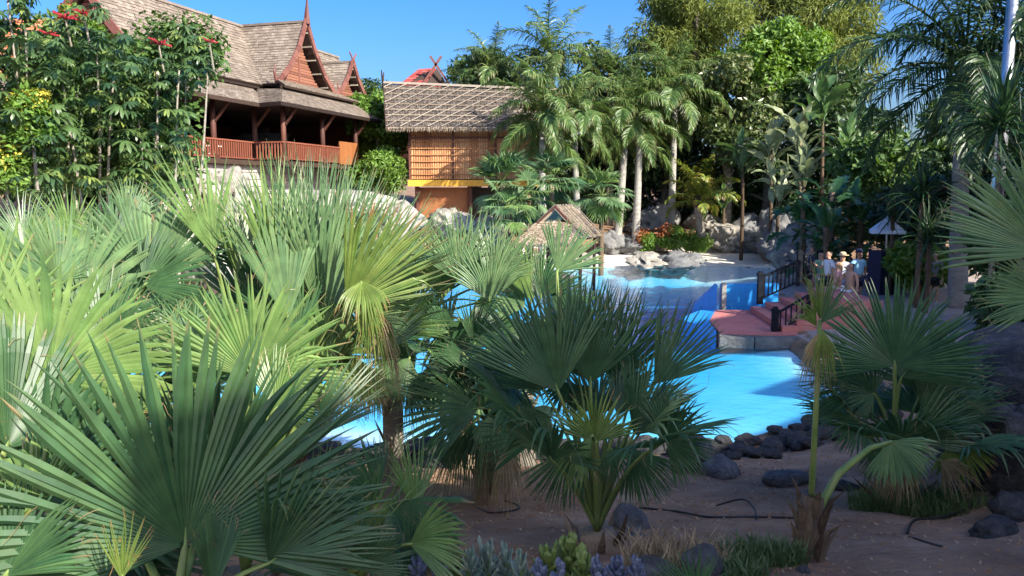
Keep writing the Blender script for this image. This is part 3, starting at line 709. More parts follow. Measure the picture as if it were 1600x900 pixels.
for i in range(5):
    x0 = 6.9 + i * .42
    wq(MB(), rel([(x0, 20.15 + i * .12), (9.6, 20.5), (9.6, 23.7), (x0 + .25, 23.75 - i * .05)]), .245 if i == 0 else .24 + .15 * i + .001, .24 + .15 * (i + 1)).build('step', M_pinkstep, pl)
kb = MB(); kp = [(5.2, 19.75), (6.0, 19.55), (7.0, 19.45), (8.6, 19.4)]
for a, b in zip(kp, kp[1:]): kb.bar((*rel([a])[0], .1), (*rel([b])[0], .1), .34, .28)
kb.build('kerb', M_rockdark, pl)
bw = thing('blue_pool_wall', 'bright blue painted low wall at the back of the red steps', 'wall', (6.9, 24.4, 0))
def rl(pts): return [(x - 6.9, y - 24.4, z) for x, y, z in pts]
a, b_, c_ = P(1128, 480, 24.4), P(1200, 484, 24.4), P(1086, 464, 25.6)
MB().add(rl([(a.x, 24.4, -.6), (b_.x + .3, 24.4, -.6), (b_.x + .3, 24.4, 1.0), (a.x, 24.4, .98), (a.x, 24.7, -.6), (b_.x + .3, 24.7, -.6), (b_.x + .3, 24.7, 1.0), (a.x, 24.7, .98)]),
         [(0, 1, 2, 3), (5, 4, 7, 6), (3, 2, 6, 7), (0, 3, 7, 4), (1, 5, 6, 2)]).build('wall_panel', M_bluewall, bw)
MB().add(rl([(c_.x, 25.6, -.6), (a.x - .15, 24.45, -.6), (a.x - .15, 24.45, .98), (c_.x, 25.6, .16), (c_.x, 25.9, -.6), (a.x - .15, 24.75, -.6), (a.x - .15, 24.75, .98), (c_.x, 25.9, .16)]),
         [(0, 1, 2, 3), (5, 4, 7, 6), (3, 2, 6, 7), (0, 3, 7, 4), (1, 5, 6, 2)]).build('wall_panel', M_bluewall, bw)
q = P(1130, 478, 24.3); MB().box((q.x - 6.9, -.12, .6), (.13, .13, .9)).build('post', M_curb, bw)
def railing(label, p0, p1, h0, n):
    t = thing('railing', label, 'railing', p0, 0, 'black iron railings of the red steps')
    p0 = Vector(p0); v = Vector(p1) - p0
    pp = MB().box((0, 0, h0 * .5 + .02), (.15, .15, h0 + .08)).build('newel_post', M_iron, t)
    MB().box((0, 0, h0 + .09), (.19, .19, .05)).box((0, 0, h0 + .145), (.11, .11, .06)).build('post_cap', M_iron, pp)
    MB().bar((0, 0, h0 - .02), v + Vector((0, 0, h0 - .02)), .06, .05).build('handrail', M_iron, t)
    MB().bar((0, 0, .12), v + Vector((0, 0, .12)), .04, .04).build('bottom_rail', M_iron, t)
    bal = MB().box((0, 0, h0 * .5 + .05), (.032, .032, h0 - .14))
    me = None
    for i in range(1, n + 1):
        f = i / (n + .2)
        if me is None: o = bal.build('baluster', M_iron, t); me = o.data
        else: o = link('baluster', me, t)
        o.location = v * f
    MB().box(v + Vector((0, 0, h0 * .5)), (.09, .09, h0)).build('end_post', M_iron, t)
railing('black iron railing on the far side of the red steps', P(1187, 474, 22.8), P(1246, 447, 23.4) + Vector((0, 0, .0)), .76, 9)
railing('black iron railing on the near side of the red steps', P(1210, 527, 20.3), P(1262, 497, 20.6), .62, 6)
railing('black iron railing higher up behind the waiting people', P(1248, 440, 24.6), P(1282, 428, 26.5), .8, 6)

# ---------------------------------------------------------------- parasol stand and lamp pole
p = P(1384, 400, 27.5)
kz = gz(p.x, p.y)
pk = thing('parasol', 'pale blue square parasol with a dark closed skirt beyond the people', 'parasol', (p.x, p.y, kz))
zt = P(1384, 338, 27.5).z - kz; zb = P(1384, 360, 27.5).z - kz
cn = MB()
for i in range(4):
    a0 = R(45 + 90 * i - 20); a1 = a0 + R(90)
    cn.add([(0, 0, zt), (.75 * math.cos(a0), .75 * math.sin(a0), zb), (.75 * math.cos(a1), .75 * math.sin(a1), zb), (.75 * math.cos(a1), .75 * math.sin(a1), zb - .1), (.75 * math.cos(a0), .75 * math.sin(a0), zb - .1)], [(0, 1, 2), (1, 4, 3, 2)])
cn.build('canopy', M_canopy, pk)
MB().tube([(0, 0, 0), (0, 0, zt + .1)], .03, 8).build('pole', M_steel, pk)
MB().box((0, 0, .75), (.85, .7, 1.5), .2).build('counter_skirt', M_navy, pk)
p = P(1556, 300, 21.0); pt_ = P(1566, -60, 21.0)
lp = thing('lamp_pole', 'tall galvanised steel pole rising behind the dark strap-leaved plant', 'pole', (p.x, p.y, gz(p.x, p.y)))
hh = pt_.z - gz(p.x, p.y) + 1
MB().tube([(0, 0, 0), (.1, 0, hh)], [.17, .13], 14).build('shaft', M_steel, lp, True)
MB().tube([(0, 0, 0), (0, 0, .5)], [.18, .16], 14).build('base_sleeve', M_steel, lp, True)
MB().tube([(.09, 0, hh), (-.4, 0, hh + .3), (-1, 0, hh + .35)], [.05, .04, .04], 8).build('arm', M_steel, lp, True)
MB().box((-1.2, 0, hh + .35), (.6, .25, .1)).build('lamp_head', M_steel, lp)
# ---------------------------------------------------------------- plant builders
G = np.random.default_rng(3)
def nrm(a): return a / np.maximum(np.linalg.norm(a, axis=-1, keepdims=True), 1e-9)
def leaf_cloud(name, clumps, n, size, mats, aspect=.5, out=.6, down=0.0, seed=1, inner=.55):
    """many small leaf blades spread through the clumps' volumes"""
    g = np.random.default_rng(seed)
    cl = np.array(clumps, float); wgt = cl[:, 3] * cl[:, 4] + cl[:, 4] * cl[:, 5]; wgt /= wgt.sum()
    k = g.choice(len(cl), n, p=wgt)
    dr = nrm(g.normal(size=(n, 3))); rad = inner + (1 - inner) * g.random((n, 1)) ** .6
    pos = cl[k, :3] + dr * cl[k, 3:6] * rad
    nr = nrm(dr * out + g.normal(size=(n, 3)) * .55 + np.array([0, 0, .35]))
    ax = g.normal(size=(n, 3)) + np.array([0, 0, -down * 3]); ax = nrm(ax - nr * (ax * nr).sum(1, keepdims=True))
    sd = np.cross(nr, ax); L = size * g.uniform(.6, 1.3, (n, 1)); W = L * aspect * .5
    fold = nr * L * .08
    V = np.stack([pos, pos + ax * L * .45 + sd * W + fold, pos + ax * L, pos + ax * L * .45 - sd * W + fold], 1)
    F = np.arange(n * 4).reshape(n, 4)
    var = np.repeat(np.clip(g.random(n) * .7 + g.random(len(cl))[k] * .3, 0, 1), 4)
    return mesh_np(name, V, F, mats, var)
def crown_clumps(c, r, n, sub, seed, squash=.85):
    """uneven outline: sub-clumps scattered over an ellipsoid"""
    g = np.random.default_rng(seed); out = []
    for i in range(n):
        d = nrm(g.normal(size=3)); f = g.uniform(.45, 1.0)
        s = sub * g.uniform(.6, 1.35)
        out.append((c[0] + d[0] * r[0] * f, c[1] + d[1] * r[1] * f, c[2] + d[2] * r[2] * f, s, s, s * squash))
    return out
def limbs(mb, base, clumps, r0, k, seed):
    g = random.Random(seed); b = Vector(base)
    for c in g.sample(list(clumps), min(k, len(clumps))):
        e = Vector(c[:3]); s0 = b.lerp(Vector((b.x, b.y, e.z)), g.uniform(.3, .6))
        mid = s0.lerp(e, .5) + Vector((g.uniform(-.3, .3), g.uniform(-.3, .3), .35))
        mb.tube(bez(s0, mid, e, 6), [r0 * .45 * (1 - i / 6.5) + .015 for i in range(6)], 6)
def tree(name, label, base, top, c, r, n, sub, leaves, size, m, bark, seed, group=None, r0=.25, cat='tree', aspect=.5, down=0, nl=9, squash=.85):
    t = thing(name, label, cat, base, 0, group)
    B = Vector(base); cl = crown_clumps(Vector(c) - B, r, n, sub, seed, squash)
    link('crown', leaf_cloud('crown', cl, leaves, size, m, aspect, seed=seed, down=down), t)
    top = Vector(top) - B; mid = top * .5 + Vector((.15, .1, 0))
    MB().tube(bez((0, 0, -.3), mid, top, 8), [r0 * (1.25 - i / 9) for i in range(8)], 9).build('trunk', bark, t, True)
    lm = MB(); limbs(lm, (0, 0, 0), cl, r0, nl, seed); lm.build('limb', bark, t, True)
    return t
def tree_px(name, label, px, py, d, rx, rz, n, sub, leaves, size, m, seed, group=None, ry=None, bark=None, cat='tree', **k):
    c = P(px, py, d); b = (c.x, c.y, gz(c.x, c.y))
    rad = (rx * d / FPX, (ry or rx) * d / FPX if ry is None else ry, rz * d / FPX)
    return tree(name, label, b, (c.x, c.y, max(c.z, b[2] + .4)), c, rad, n, sub, leaves, size, m, bark or M_bark, seed, group, cat=cat, **k)

# ---- pinnate palm fronds, a few meshes each, built pointing along +x
def feather_mesh(seed, e0, L, bend, nl, ll, wd, m, dropl=.55, plume=.35):
    g = np.random.default_rng(seed); K = 16
    s = np.linspace(0, 1, K); ang = R(e0) - R(bend) * s ** 1.35
    step = L / (K - 1); xz = np.zeros((K, 2))
    for i in range(1, K): xz[i] = xz[i - 1] + step * np.array([math.cos(ang[i]), math.sin(ang[i])])
    sway = g.normal() * .05
    rach = np.stack([xz[:, 0], sway * s ** 2 * L, xz[:, 1]], 1)
    V = []; F = []; var = []; tip = []
    def quadstrip(p, wv, vr, tp):
        o = len(V)
        for q, a, t_ in zip(p, wv, tp): V.append(q - a); V.append(q + a); var.extend((vr, vr)); tip.extend((t_, t_))
        for i in range(len(p) - 1): F.append((o + 2 * i, o + 2 * i + 1, o + 2 * i + 3, o + 2 * i + 2))
    # rachis: two crossed tapered ribbons
    for ax in (np.array([0, 1, 0]), None):
        wv = []
        for i in range(K):
            t_ = rach[min(i + 1, K - 1)] - rach[max(i - 1, 0)]; t_ /= np.linalg.norm(t_)
            a = np.array([0, 1., 0]) if ax is not None else np.array([-t_[2], 0, t_[0]])
            wv.append(a * (.03 * L / 3 * (1 - .85 * s[i]) + .004))
        quadstrip(rach, wv, .9, np.zeros(K))
    dn = np.array([0, 0, -1.])
    for sg in (-1, 1):
        for j in range(nl):
            u = .10 + .89 * (j + g.random() * .8) / nl
            f = u * (K - 1); i = min(int(f), K - 2); p = rach[i] * (1 - f + i) + rach[i + 1] * (f - i)
            t_ = rach[i + 1] - rach[i]; t_ /= np.linalg.norm(t_)
            up = np.array([-t_[2], 0, t_[0]]); 
            d = t_ * (.35 + .6 * u) + np.array([0, sg, 0]) * (1 - .35 * u) + up * g.normal() * plume
            d /= np.linalg.norm(d); l = ll * (math.sin(math.pi * min(1, .18 + u * .86)) * .75 + .25) * g.uniform(.85, 1.1)
            pts = [p]; dd = d.copy()
            for q in range(3):
                dd = dd + dn * dropl * (.25 + .5 * q) * g.uniform(.6, 1.3); dd /= np.linalg.norm(dd); pts.append(pts[-1] + dd * l / 3)
            wn = np.cross(d, up * .8 + t_ * .6 + g.normal(size=3) * .3); wn /= np.linalg.norm(wn)
            quadstrip(pts, [wn * wd * .35, wn * wd * .5, wn * wd * .42, wn * wd * .05], g.random(), [0, .4, .8, 1])
    return mesh_np('frond', np.array(V), np.array(F), m, np.array(var), np.array(tip))
def feather_set(seed, L, nl, ll, wd, m, elevs=((80, 55), (62, 85), (42, 100), (20, 95), (-5, 80), (-35, 45)), **k):
    return [[feather_mesh(seed + i * 10 + j, e, L, b, nl, ll, wd, m, **k) for j in range(2)] for i, (e, b) in enumerate(elevs)]
def feather_palm(name, label, group, base, crown, rt, fset, counts, seed, mt, shaft=True, ft='frond', az=None, sc_=1.0):
    g = random.Random(seed); base = Vector(base); crown = Vector(crown)
    t = thing(name, label, 'palm tree', base, 0, group); c = crown - base
    if rt:
        cs = Vector((0, 0, 1.0)) * (1.0 * sc_ if shaft else .15)
        top = c - cs; mid = top * .5 + Vector((c.x * .25, 0, 0))
        pts = bez((0, 0, -.3), mid, top, 14); tr = MB()
        tr.tube(pts, [rt * (1.35 - .4 * i / 13 + (.25 if i == 0 else 0) - (.02 if i % 2 else 0)) for i in range(14)], 12).build('trunk', mt, t, True)
        if shaft: MB().tube([top, top.lerp(c, .35), top.lerp(c, .7), c], [rt * .95, rt * 1.05, rt * .8, rt * .4], 12).build('crownshaft', M_crownshaft, t, True)
        else: MB().tube([top - Vector((0, 0, .4)), top, c + Vector((0, 0, .1))], [rt, rt * 1.5, rt * .6], 10).build('crown_shaft', M_fibre, t, True)
    k = 0; 
    for lev, n in enumerate(counts):
        for i in range(n):
            k += 1; me = g.choice(fset[lev])
            a = k * 2.399 + g.uniform(-.3, .3)
            link('frond', me, t, c + Vector((0, 0, -.12 * lev * sc_)), (g.uniform(-.25, .25), 0, a), (g.uniform(.85, 1.12) * sc_,) * 3)
    return t
# ---- paddle leaves (banana, strelitzia, philodendron)
def paddle_mesh(seed, L, W, m, pet=.5, bend=60, e0=70, fold=.25, lobes=0, nx=9):
    g = np.random.default_rng(seed); K = 7 + nx; V = []; F = []; var = []; tip = []
    s = np.linspace(0, 1, K); Lt = L * (1 + pet); ang = R(e0) - R(bend) * s ** 1.6
    p = np.zeros((K, 3))
    for i in range(1, K): p[i] = p[i - 1] + Lt / (K - 1) * np.array([math.cos(ang[i]), 0, math.sin(ang[i])])
    vr = g.random(); s0 = pet / (1 + pet)
    for i in range(K):
        t_ = np.array([math.cos(ang[i]), 0, math.sin(ang[i])]); up = np.array([-t_[2], 0, t_[0]])
        u = (s[i] - s0) / (1 - s0)
        wv = W * .5 * (max(0, math.sin(math.pi * min(1, max(0, u)) ** .75)) ** .7) if u > 0 else 0
        if lobes and u > 0: wv *= (1 - .45 * (i % 2))
        wv = max(wv, .012 * L)
        for q, h in ((-1, fold), (-.5, fold * .35), (0, 0), (.5, fold * .35), (1, fold)):
            rip = g.normal() * .02 * L * abs(q)
            V.append(p[i] + np.array([0, 1, 0]) * wv * q + up * (abs(q) * h * wv + rip) - t_ * abs(q) * wv * .15); var.append(np.clip(vr + .15 * g.normal() + (.25 if q == 0 else 0), 0, 1)); tip.append(abs(q) * .8 + .2 * max(u, 0))
    for i in range(K - 1):
        for q in range(4): F.append((i * 5 + q, i * 5 + q + 1, i * 5 + q + 6, i * 5 + q + 5))
    return mesh_np('leaf', np.array(V), np.array(F), m, np.array(var), np.array(tip), smooth=True)
def rosette(name, label, cat, group, base, ctr, meshes, n, seed, scale=1, stem=None, tilt=.5, hrange=.3, srange=(.7, 1.15)):
    g = random.Random(seed); base = Vector(base); t = thing(name, label, cat, base, 0, group); c = Vector(ctr) - base
    if stem: MB().tube(bez((0, 0, -.2), c * .5 + Vector((.1, .05, 0)), c, 7), [stem * (1.2 - .06 * i) for i in range(7)], 8).build('stem', M_fibre, t, True)
    for i in range(n):
        h = c + Vector((g.uniform(-.1, .1), g.uniform(-.1, .1), -hrange * g.random()))
        link('leaf', g.choice(meshes), t, h, (g.uniform(-.3, .3), g.uniform(-tilt, tilt), i * 2.399 + g.uniform(-.3, .3)), (scale * g.uniform(*srange),) * 3)
    return t
# ---- strap leaf
def strap_mesh(seed, L, W, m, e0, bend):
    g = np.random.default_rng(seed); K = 7; V = []; F = []; tip = []; vr = g.random()
    s = np.linspace(0, 1, K); ang = R(e0) - R(bend) * s ** 1.5; p = np.zeros(3); tw = g.normal() * .3
    for i in range(K):
        wv = W * (.6 + .4 * math.sin(math.pi * s[i])) * (1 - s[i] ** 3)+.002
        up = np.array([-math.sin(ang[i]), 0, math.cos(ang[i])])
        V += [p + np.array([0, -wv, 0]) + up * wv * .4, p, p + np.array([0, wv, 0]) + up * wv * .4]; tip += [s[i]] * 3
        p = p + L / (K - 1) * np.array([math.cos(ang[i]), tw * s[i] * .3, math.sin(ang[i])])
    for i in range(K - 1): F += [(3 * i, 3 * i + 1, 3 * i + 4, 3 * i + 3), (3 * i + 1, 3 * i + 2, 3 * i + 5, 3 * i + 4)]
    return mesh_np('leaf', np.array(V), np.array(F), m, np.full(len(V), vr), np.array(tip))
# ---- umbrella (schefflera) whorl: drooping leaflets round a point
def whorl_mesh(seed, L, m, n=10):
    g = np.random.default_rng(seed); V = []; F = []; var = []
    base = g.random()
    for k in range(n):
        a = 2 * math.pi * k / n + g.uniform(-.15, .15); l = L * g.uniform(.75, 1.1); dr = g.uniform(.35, .75)
        o = len(V); vr = np.clip(base * .8 + g.random() * .3, 0, 1)
        ca, sa = math.cos(a), math.sin(a)
        for u, w_ in ((.08, .01), (.3, .062), (.6, .08), (.85, .06), (1, .004)):
            r = l * u * (1 - .25 * dr * u); z = l * (.12 * u - dr * u * u)
            for q in (-1, 0, 1):
                V.append((ca * r - sa * q * w_ * l * 1.5, sa * r + ca * q * w_ * l * 1.5, z - abs(q) * w_ * l * .35)); var.append(vr + (.12 if q == 0 else 0))
        for i in range(4):
            for q in range(2): F.append((o + i * 3 + q, o + i * 3 + q + 1, o + i * 3 + q + 4, o + i * 3 + q + 3))
    return mesh_np('leaf', np.array(V), np.array(F), m, np.array(var), smooth=True)
# ---- fan palm leaf: joined pleated blade, free pointed tips, pale threads
def fan_mesh(seed, axis, normal, L, spread, m, nseg=44, split=.55, droop=.12, hang=.06, cup=.12, recurve=.12, ragged=.12, threads=14, spr=0, short=.30):
    g = np.random.default_rng(seed)
    a = np.array(axis, float); a /= np.linalg.norm(a); n = np.array(normal, float); n -= a * n.dot(a); n /= np.linalg.norm(n)
    b = np.cross(n, a)
    th = (np.arange(nseg) + .5) / nseg - .5; th = th * R(spread); dth = R(spread) / nseg / 2
    q = np.array([.02, .14, .28, .42, split, split + .1, split + .2, split + .3, min(.97, split + .37), 1.0]); K = len(q)
    Ls = L * (1 - short * (np.abs(th) / max(R(spread) / 2, .01)) ** 2) * g.uniform(1 - ragged, 1.04, nseg)
    brk = g.random(nseg) < .04; Ls[brk] *= g.uniform(.66, .85, brk.sum())
    D0 = np.cos(th)[:, None] * a + np.sin(th)[:, None] * b + cup * np.abs(np.sin(th))[:, None] * n
    D0 = nrm(D0); T = nrm(-np.sin(th)[:, None] * a + np.cos(th)[:, None] * b); Nn = nrm(np.cross(T, -D0)); Nn *= np.sign((Nn * n).sum(1, keepdims=True))
    dn = np.array([0, 0, -1.]); hg = np.where(g.random(nseg) < hang, g.uniform(.5, 1.8, nseg), 0) + np.abs(g.normal(size=nseg)) * .12
    side = g.normal(size=nseg) * .1
    pos = np.zeros((nseg, K, 3)); p = D0 * (q[0] * L)[..., None] if False else D0 * q[0] * L
    pos[:, 0] = p; dcur = D0.copy()
    for k in range(1, K):
        fr_ = max(0, (q[k] - .25) / .75)
        bend = droop * fr_ * 1.0 + (hg * max(0, (q[k] - split) / (1 - split)) ** .8)
        dcur = D0 + bend[:, None] * dn - n * recurve * fr_ ** 1.5 + (side * fr_)[:, None] * T if k else D0
        dcur = nrm(dcur)
        stepL = np.where(q[k] <= split, (q[k] - q[k - 1]) * L * .9, (q[k] - q[k - 1]) * Ls * (1.0)) 
        p = p + dcur * stepL[:, None]; pos[:, k] = p
    sp_ = (split * g.uniform(.9, 1.14, nseg))[:, None]
    r = np.minimum(q[None], sp_) * L * .9
    fr2 = np.clip((q[None] - sp_) / (1 - sp_), 0, 1)
    hw = r * math.tan(dth) * 1.02 * (1 - fr2 ** 1.25) + .0008
    pl_ = hw * .8 * np.where(q < .1, .4, 1)[None]
    V = np.zeros((nseg, K, 3, 3))
    V[:, :, 0] = pos - T[:, None] * hw[:, :, None]
    V[:, :, 1] = pos + Nn[:, None] * pl_[:, :, None]
    V[:, :, 2] = pos + T[:, None] * hw[:, :, None]
    V = V.reshape(-1, 3)
    i = np.arange(nseg * K * 3).reshape(nseg, K, 3)
    F = np.concatenate([np.stack([i[:, :-1, c], i[:, :-1, c + 1], i[:, 1:, c + 1], i[:, 1:, c]], -1).reshape(-1, 4) for c in (0, 1)])
    var = np.broadcast_to(np.clip(g.normal(.45, .28, nseg), 0, 1)[:, None, None], (nseg, K, 3)).copy(); var[:, :, 1] += .1
    tip = np.broadcast_to((q + 0)[None, :, None] + np.where(brk, .1, g.uniform(-.14, .06, nseg))[:, None, None], (nseg, K, 3)).copy()
    var = var.ravel(); tip = tip.ravel()
    # threads: thin curling fibres from the splits
    if threads:
        tv = []; tf = []
        for _ in range(threads):
            s_ = g.integers(nseg); k0 = g.integers(4, 8); p0 = pos[s_, k0]; d = nrm(D0[s_] * .6 + g.normal(size=3) * .5); o = len(V) + len(tv); l = L * g.uniform(.08, .28); wv = nrm(np.cross(d, [0, 1, .2])) * .0013
            pp = p0
            for k in range(5):
                tv += [pp - wv, pp + wv]; d = nrm(d + dn * .35 + g.normal(size=3) * .25); pp = pp + d * l / 4
            for k in range(4): tf.append((o + 2 * k, o + 2 * k + 1, o + 2 * k + 3, o + 2 * k + 2))
        V = np.concatenate([V, np.array(tv)]); F = np.concatenate([F, np.array(tf)]); var = np.concatenate([var, np.full(len(tv), .9)]); tip = np.concatenate([tip, np.full(len(tv), 1.3)])
    return mesh_np('frond', V, F, m, var, tip)
FM = {'g': M_fan, 'b': M_fanblue, 'l': M_fanlime, 'y': M_fanyellow, 'd': M_fandry}
CAMV = Vector((0, 0, CAMZ))
class FanPalm:
    def __init__(s, key, label, base, crown_h, group='fan palms in the planted bed', trunk=None, stubs=10, bark=None):
        s.base = Vector(base); s.n = 0; s.seed = sum(map(ord, key)) * 13
        s.t = thing('fan_palm', label, 'fan palm', s.base, 0, group)
        s.c = Vector((0, 0, crown_h)); g = random.Random(s.seed)
        r = trunk or .1
        s.r = r
        pts = bez((0, 0, -.25), (g.uniform(-.05, .05), 0, crown_h * .5), s.c, 7)
        MB().tube(pts, [r * (1.25 - .06 * i) * (1 + .06 * (i % 2)) for i in range(7)], 12).build('trunk', bark or M_fibre, s.t, True)
        for k in range(stubs):       # old leaf bases round the trunk
            a = k * 2.4; z = crown_h * (.1 + .85 * k / max(1, stubs)); d = Vector((math.cos(a), math.sin(a), 0))
            MB().tube([d * r * .7 + Vector((0, 0, z - .1)), d * r * 1.4 + Vector((0, 0, z + .06)), d * r * g.uniform(1.6, 2.4) + Vector((0, 0, z + g.uniform(.1, .2)))], [.03, .022, .005], 6, flat=.5).build('leaf_base', M_fibre, s.t)
    def frond(s, hub, axis, L, spread, m='g', roll=0, normal=None, pet=True, pr=.011, **k):
        s.n += 1; hub = Vector(hub); axis = Vector(axis).normalized()
        n = Vector(normal) if normal is not None else (CAMV - hub)
        n = (n - axis * n.dot(axis)).normalized()
        if roll: n = Matrix.Rotation(R(roll), 3, axis) @ n
        me = fan_mesh(s.seed + s.n, axis, n, L, spread, FM[m], **k)
        o = link('frond', me, s.t, hub - s.base)
        if pet:
            a = s.c - (hub - s.base)   # crown in hub space
            ln = a.length; mid = a * .45 + Vector((0, 0, .18 * ln)) - axis * .1 * ln
            pts = bez(a, mid, (0, 0, 0), 9)
            pts.append(axis * L * .07 )
            MB().tube(pts, [pr * (1.9 - .1 * i) for i in range(9)] + [.003], 7, flat=.6).build('petiole', M_petiole, o, True)
        return o
    def px(s, hx, hy, hd, tx, ty, td, spread, m='g', roll=0, **k):
        h = P(hx, hy, hd); e = P(tx, ty, td)
        return s.frond(h, e - h, (e - h).length * 1.04, spread, m, roll, **k)
    def fill(s, n, L, pet, seed=0, emin=5, emax=80, m='g', a0=0, a1=360, spread=(130, 190), **k):
        g = random.Random(s.seed + seed + 7)
        for i in range(n):
            a = R(a0 + (a1 - a0) * ((i * .618) % 1)); e = R(g.uniform(emin, emax))
            d = Vector((math.cos(a) * math.cos(e), math.sin(a) * math.cos(e), math.sin(e)))
            h = s.base + s.c + d * pet * g.uniform(.7, 1.15)
            ax = (d + Vector((0, 0, g.uniform(-.5, .25)))).normalized()
            s.frond(h, ax, L * g.uniform(.8, 1.1), g.uniform(*spread), g.choice(m), normal=Vector((-d.x * .6, -d.y * .6, 1)), **k)
# ---------------------------------------------------------------- trees and shrubs behind the pool
bg = 'big trees behind the pool'
tree_px('feathery_tree', 'tall olive green feathery tree with drooping foliage, left of the two at the top', 1085, 40, 52, 85, 85, 46, 1.2, 24000, .42, M_olive, 101, bg, aspect=.22, down=.5, r0=.4)
tree_px('feathery_tree', 'tall olive green feathery tree at the top, right of its twin and under blue sky', 1255, 25, 55, 100, 110, 52, 1.3, 28000, .44, M_olive, 102, bg, aspect=.22, down=.5, r0=.4)
tree_px('leafy_tree', 'bright green leafy tree in front of the two tall feathery trees', 1205, 105, 49, 75, 65, 34, 1.0, 14000, .36, M_treebright, 103, bg)
tree_px('ficus_tree', 'dense dark tree with pale flowering leaves behind the rightmost royal palm', 1140, 165, 47.5, 70, 75, 34, 1.0, 14000, .36, M_cream, 104, bg)
tree_px('leafy_tree', 'bright green tree at the right of the feathery trees, above the pole of palm leaves', 1310, 110, 50, 60, 60, 26, 1.0, 7000, .34, M_olive, 105, bg, aspect=.25, down=.4)
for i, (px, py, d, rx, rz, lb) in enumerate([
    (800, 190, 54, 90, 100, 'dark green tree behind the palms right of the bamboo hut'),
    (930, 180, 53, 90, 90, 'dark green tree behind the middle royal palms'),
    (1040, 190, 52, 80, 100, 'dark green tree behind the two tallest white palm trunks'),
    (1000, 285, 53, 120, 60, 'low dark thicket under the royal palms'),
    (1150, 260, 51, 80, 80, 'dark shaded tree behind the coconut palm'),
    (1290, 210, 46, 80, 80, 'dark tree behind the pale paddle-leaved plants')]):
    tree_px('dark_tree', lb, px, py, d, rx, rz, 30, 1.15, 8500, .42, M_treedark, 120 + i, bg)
tree_px('leafy_tree', 'dark green tree at the skyline left of the palms', 745, 125, 60, 45, 40, 16, 1.0, 4000, .4, M_treedark, 131, bg)
tree_px('leafy_tree', 'bright green dense tree between the pavilion and the bamboo hut', 596, 195, 49, 42, 55, 30, .72, 10000, .27, M_treebright, 132, aspect=.6)
tree_px('leafy_bush', 'bright green bush below the tree between the pavilion and the hut', 598, 268, 45, 48, 32, 22, .6, 6000, .22, M_treebright, 133, cat='bush')
tree_px('leafy_tree', 'dark treetop on the skyline behind the pavilion gable', 570, 150, 62, 30, 25, 12, .9, 2500, .35, M_treedark, 134)
# right side: backdrop of shaded trees
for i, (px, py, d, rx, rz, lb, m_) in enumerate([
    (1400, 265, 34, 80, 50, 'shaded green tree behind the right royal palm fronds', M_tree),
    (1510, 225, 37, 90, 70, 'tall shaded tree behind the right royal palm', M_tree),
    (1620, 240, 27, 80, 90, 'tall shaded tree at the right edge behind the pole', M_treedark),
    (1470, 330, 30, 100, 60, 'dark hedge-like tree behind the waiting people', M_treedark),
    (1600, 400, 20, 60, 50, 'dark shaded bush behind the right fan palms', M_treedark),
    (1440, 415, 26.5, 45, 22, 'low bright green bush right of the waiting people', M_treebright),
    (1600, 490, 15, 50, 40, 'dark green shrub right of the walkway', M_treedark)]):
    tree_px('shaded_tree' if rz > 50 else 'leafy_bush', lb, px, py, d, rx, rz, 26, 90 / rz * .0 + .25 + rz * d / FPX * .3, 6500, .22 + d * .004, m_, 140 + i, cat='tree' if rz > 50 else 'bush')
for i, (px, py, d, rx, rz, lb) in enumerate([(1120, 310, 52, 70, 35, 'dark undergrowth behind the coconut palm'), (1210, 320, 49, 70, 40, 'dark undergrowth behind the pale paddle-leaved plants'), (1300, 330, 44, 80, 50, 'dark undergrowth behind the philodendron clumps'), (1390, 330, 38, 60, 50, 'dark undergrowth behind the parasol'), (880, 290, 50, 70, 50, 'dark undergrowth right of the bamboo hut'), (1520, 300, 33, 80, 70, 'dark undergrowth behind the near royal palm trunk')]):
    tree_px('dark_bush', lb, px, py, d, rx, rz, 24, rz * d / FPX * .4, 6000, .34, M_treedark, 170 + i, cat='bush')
# flowering clipped shrubs
def shrub(px, py, d, rx, rz, lb, seed, fl, nfl):
    t = tree_px('flowering_shrub', lb, px, py, d, rx, rz, 26, .32, 4200, .15, M_treebright, seed, 'flowering shrubs on the rock bank', cat='shrub', r0=.05, nl=4)
    c = P(px, py, d) - t.location
    cl = crown_clumps(c + Vector((-.3, -.15, .35)), (rx * d / FPX * .8, rx * d / FPX * .5, rz * d / FPX * .7), 14, .3, seed + 5)
    link('blossom', leaf_cloud('blossom', cl, nfl, .11, fl, .7, seed=seed), t)
shrub(1052, 372, 44.5, 24, 16, 'round flowering shrub with reddish tops on the rock bank', 151, M_orange, 500)
shrub(1090, 378, 44.3, 24, 15, 'clipped green shrub right of the reddish flowering one', 152, M_yellowfl, 60)
shrub(1010, 378, 44.6, 10, 13, 'small reddish shrub between rocks left of the round flowering one', 153, M_orange, 300)

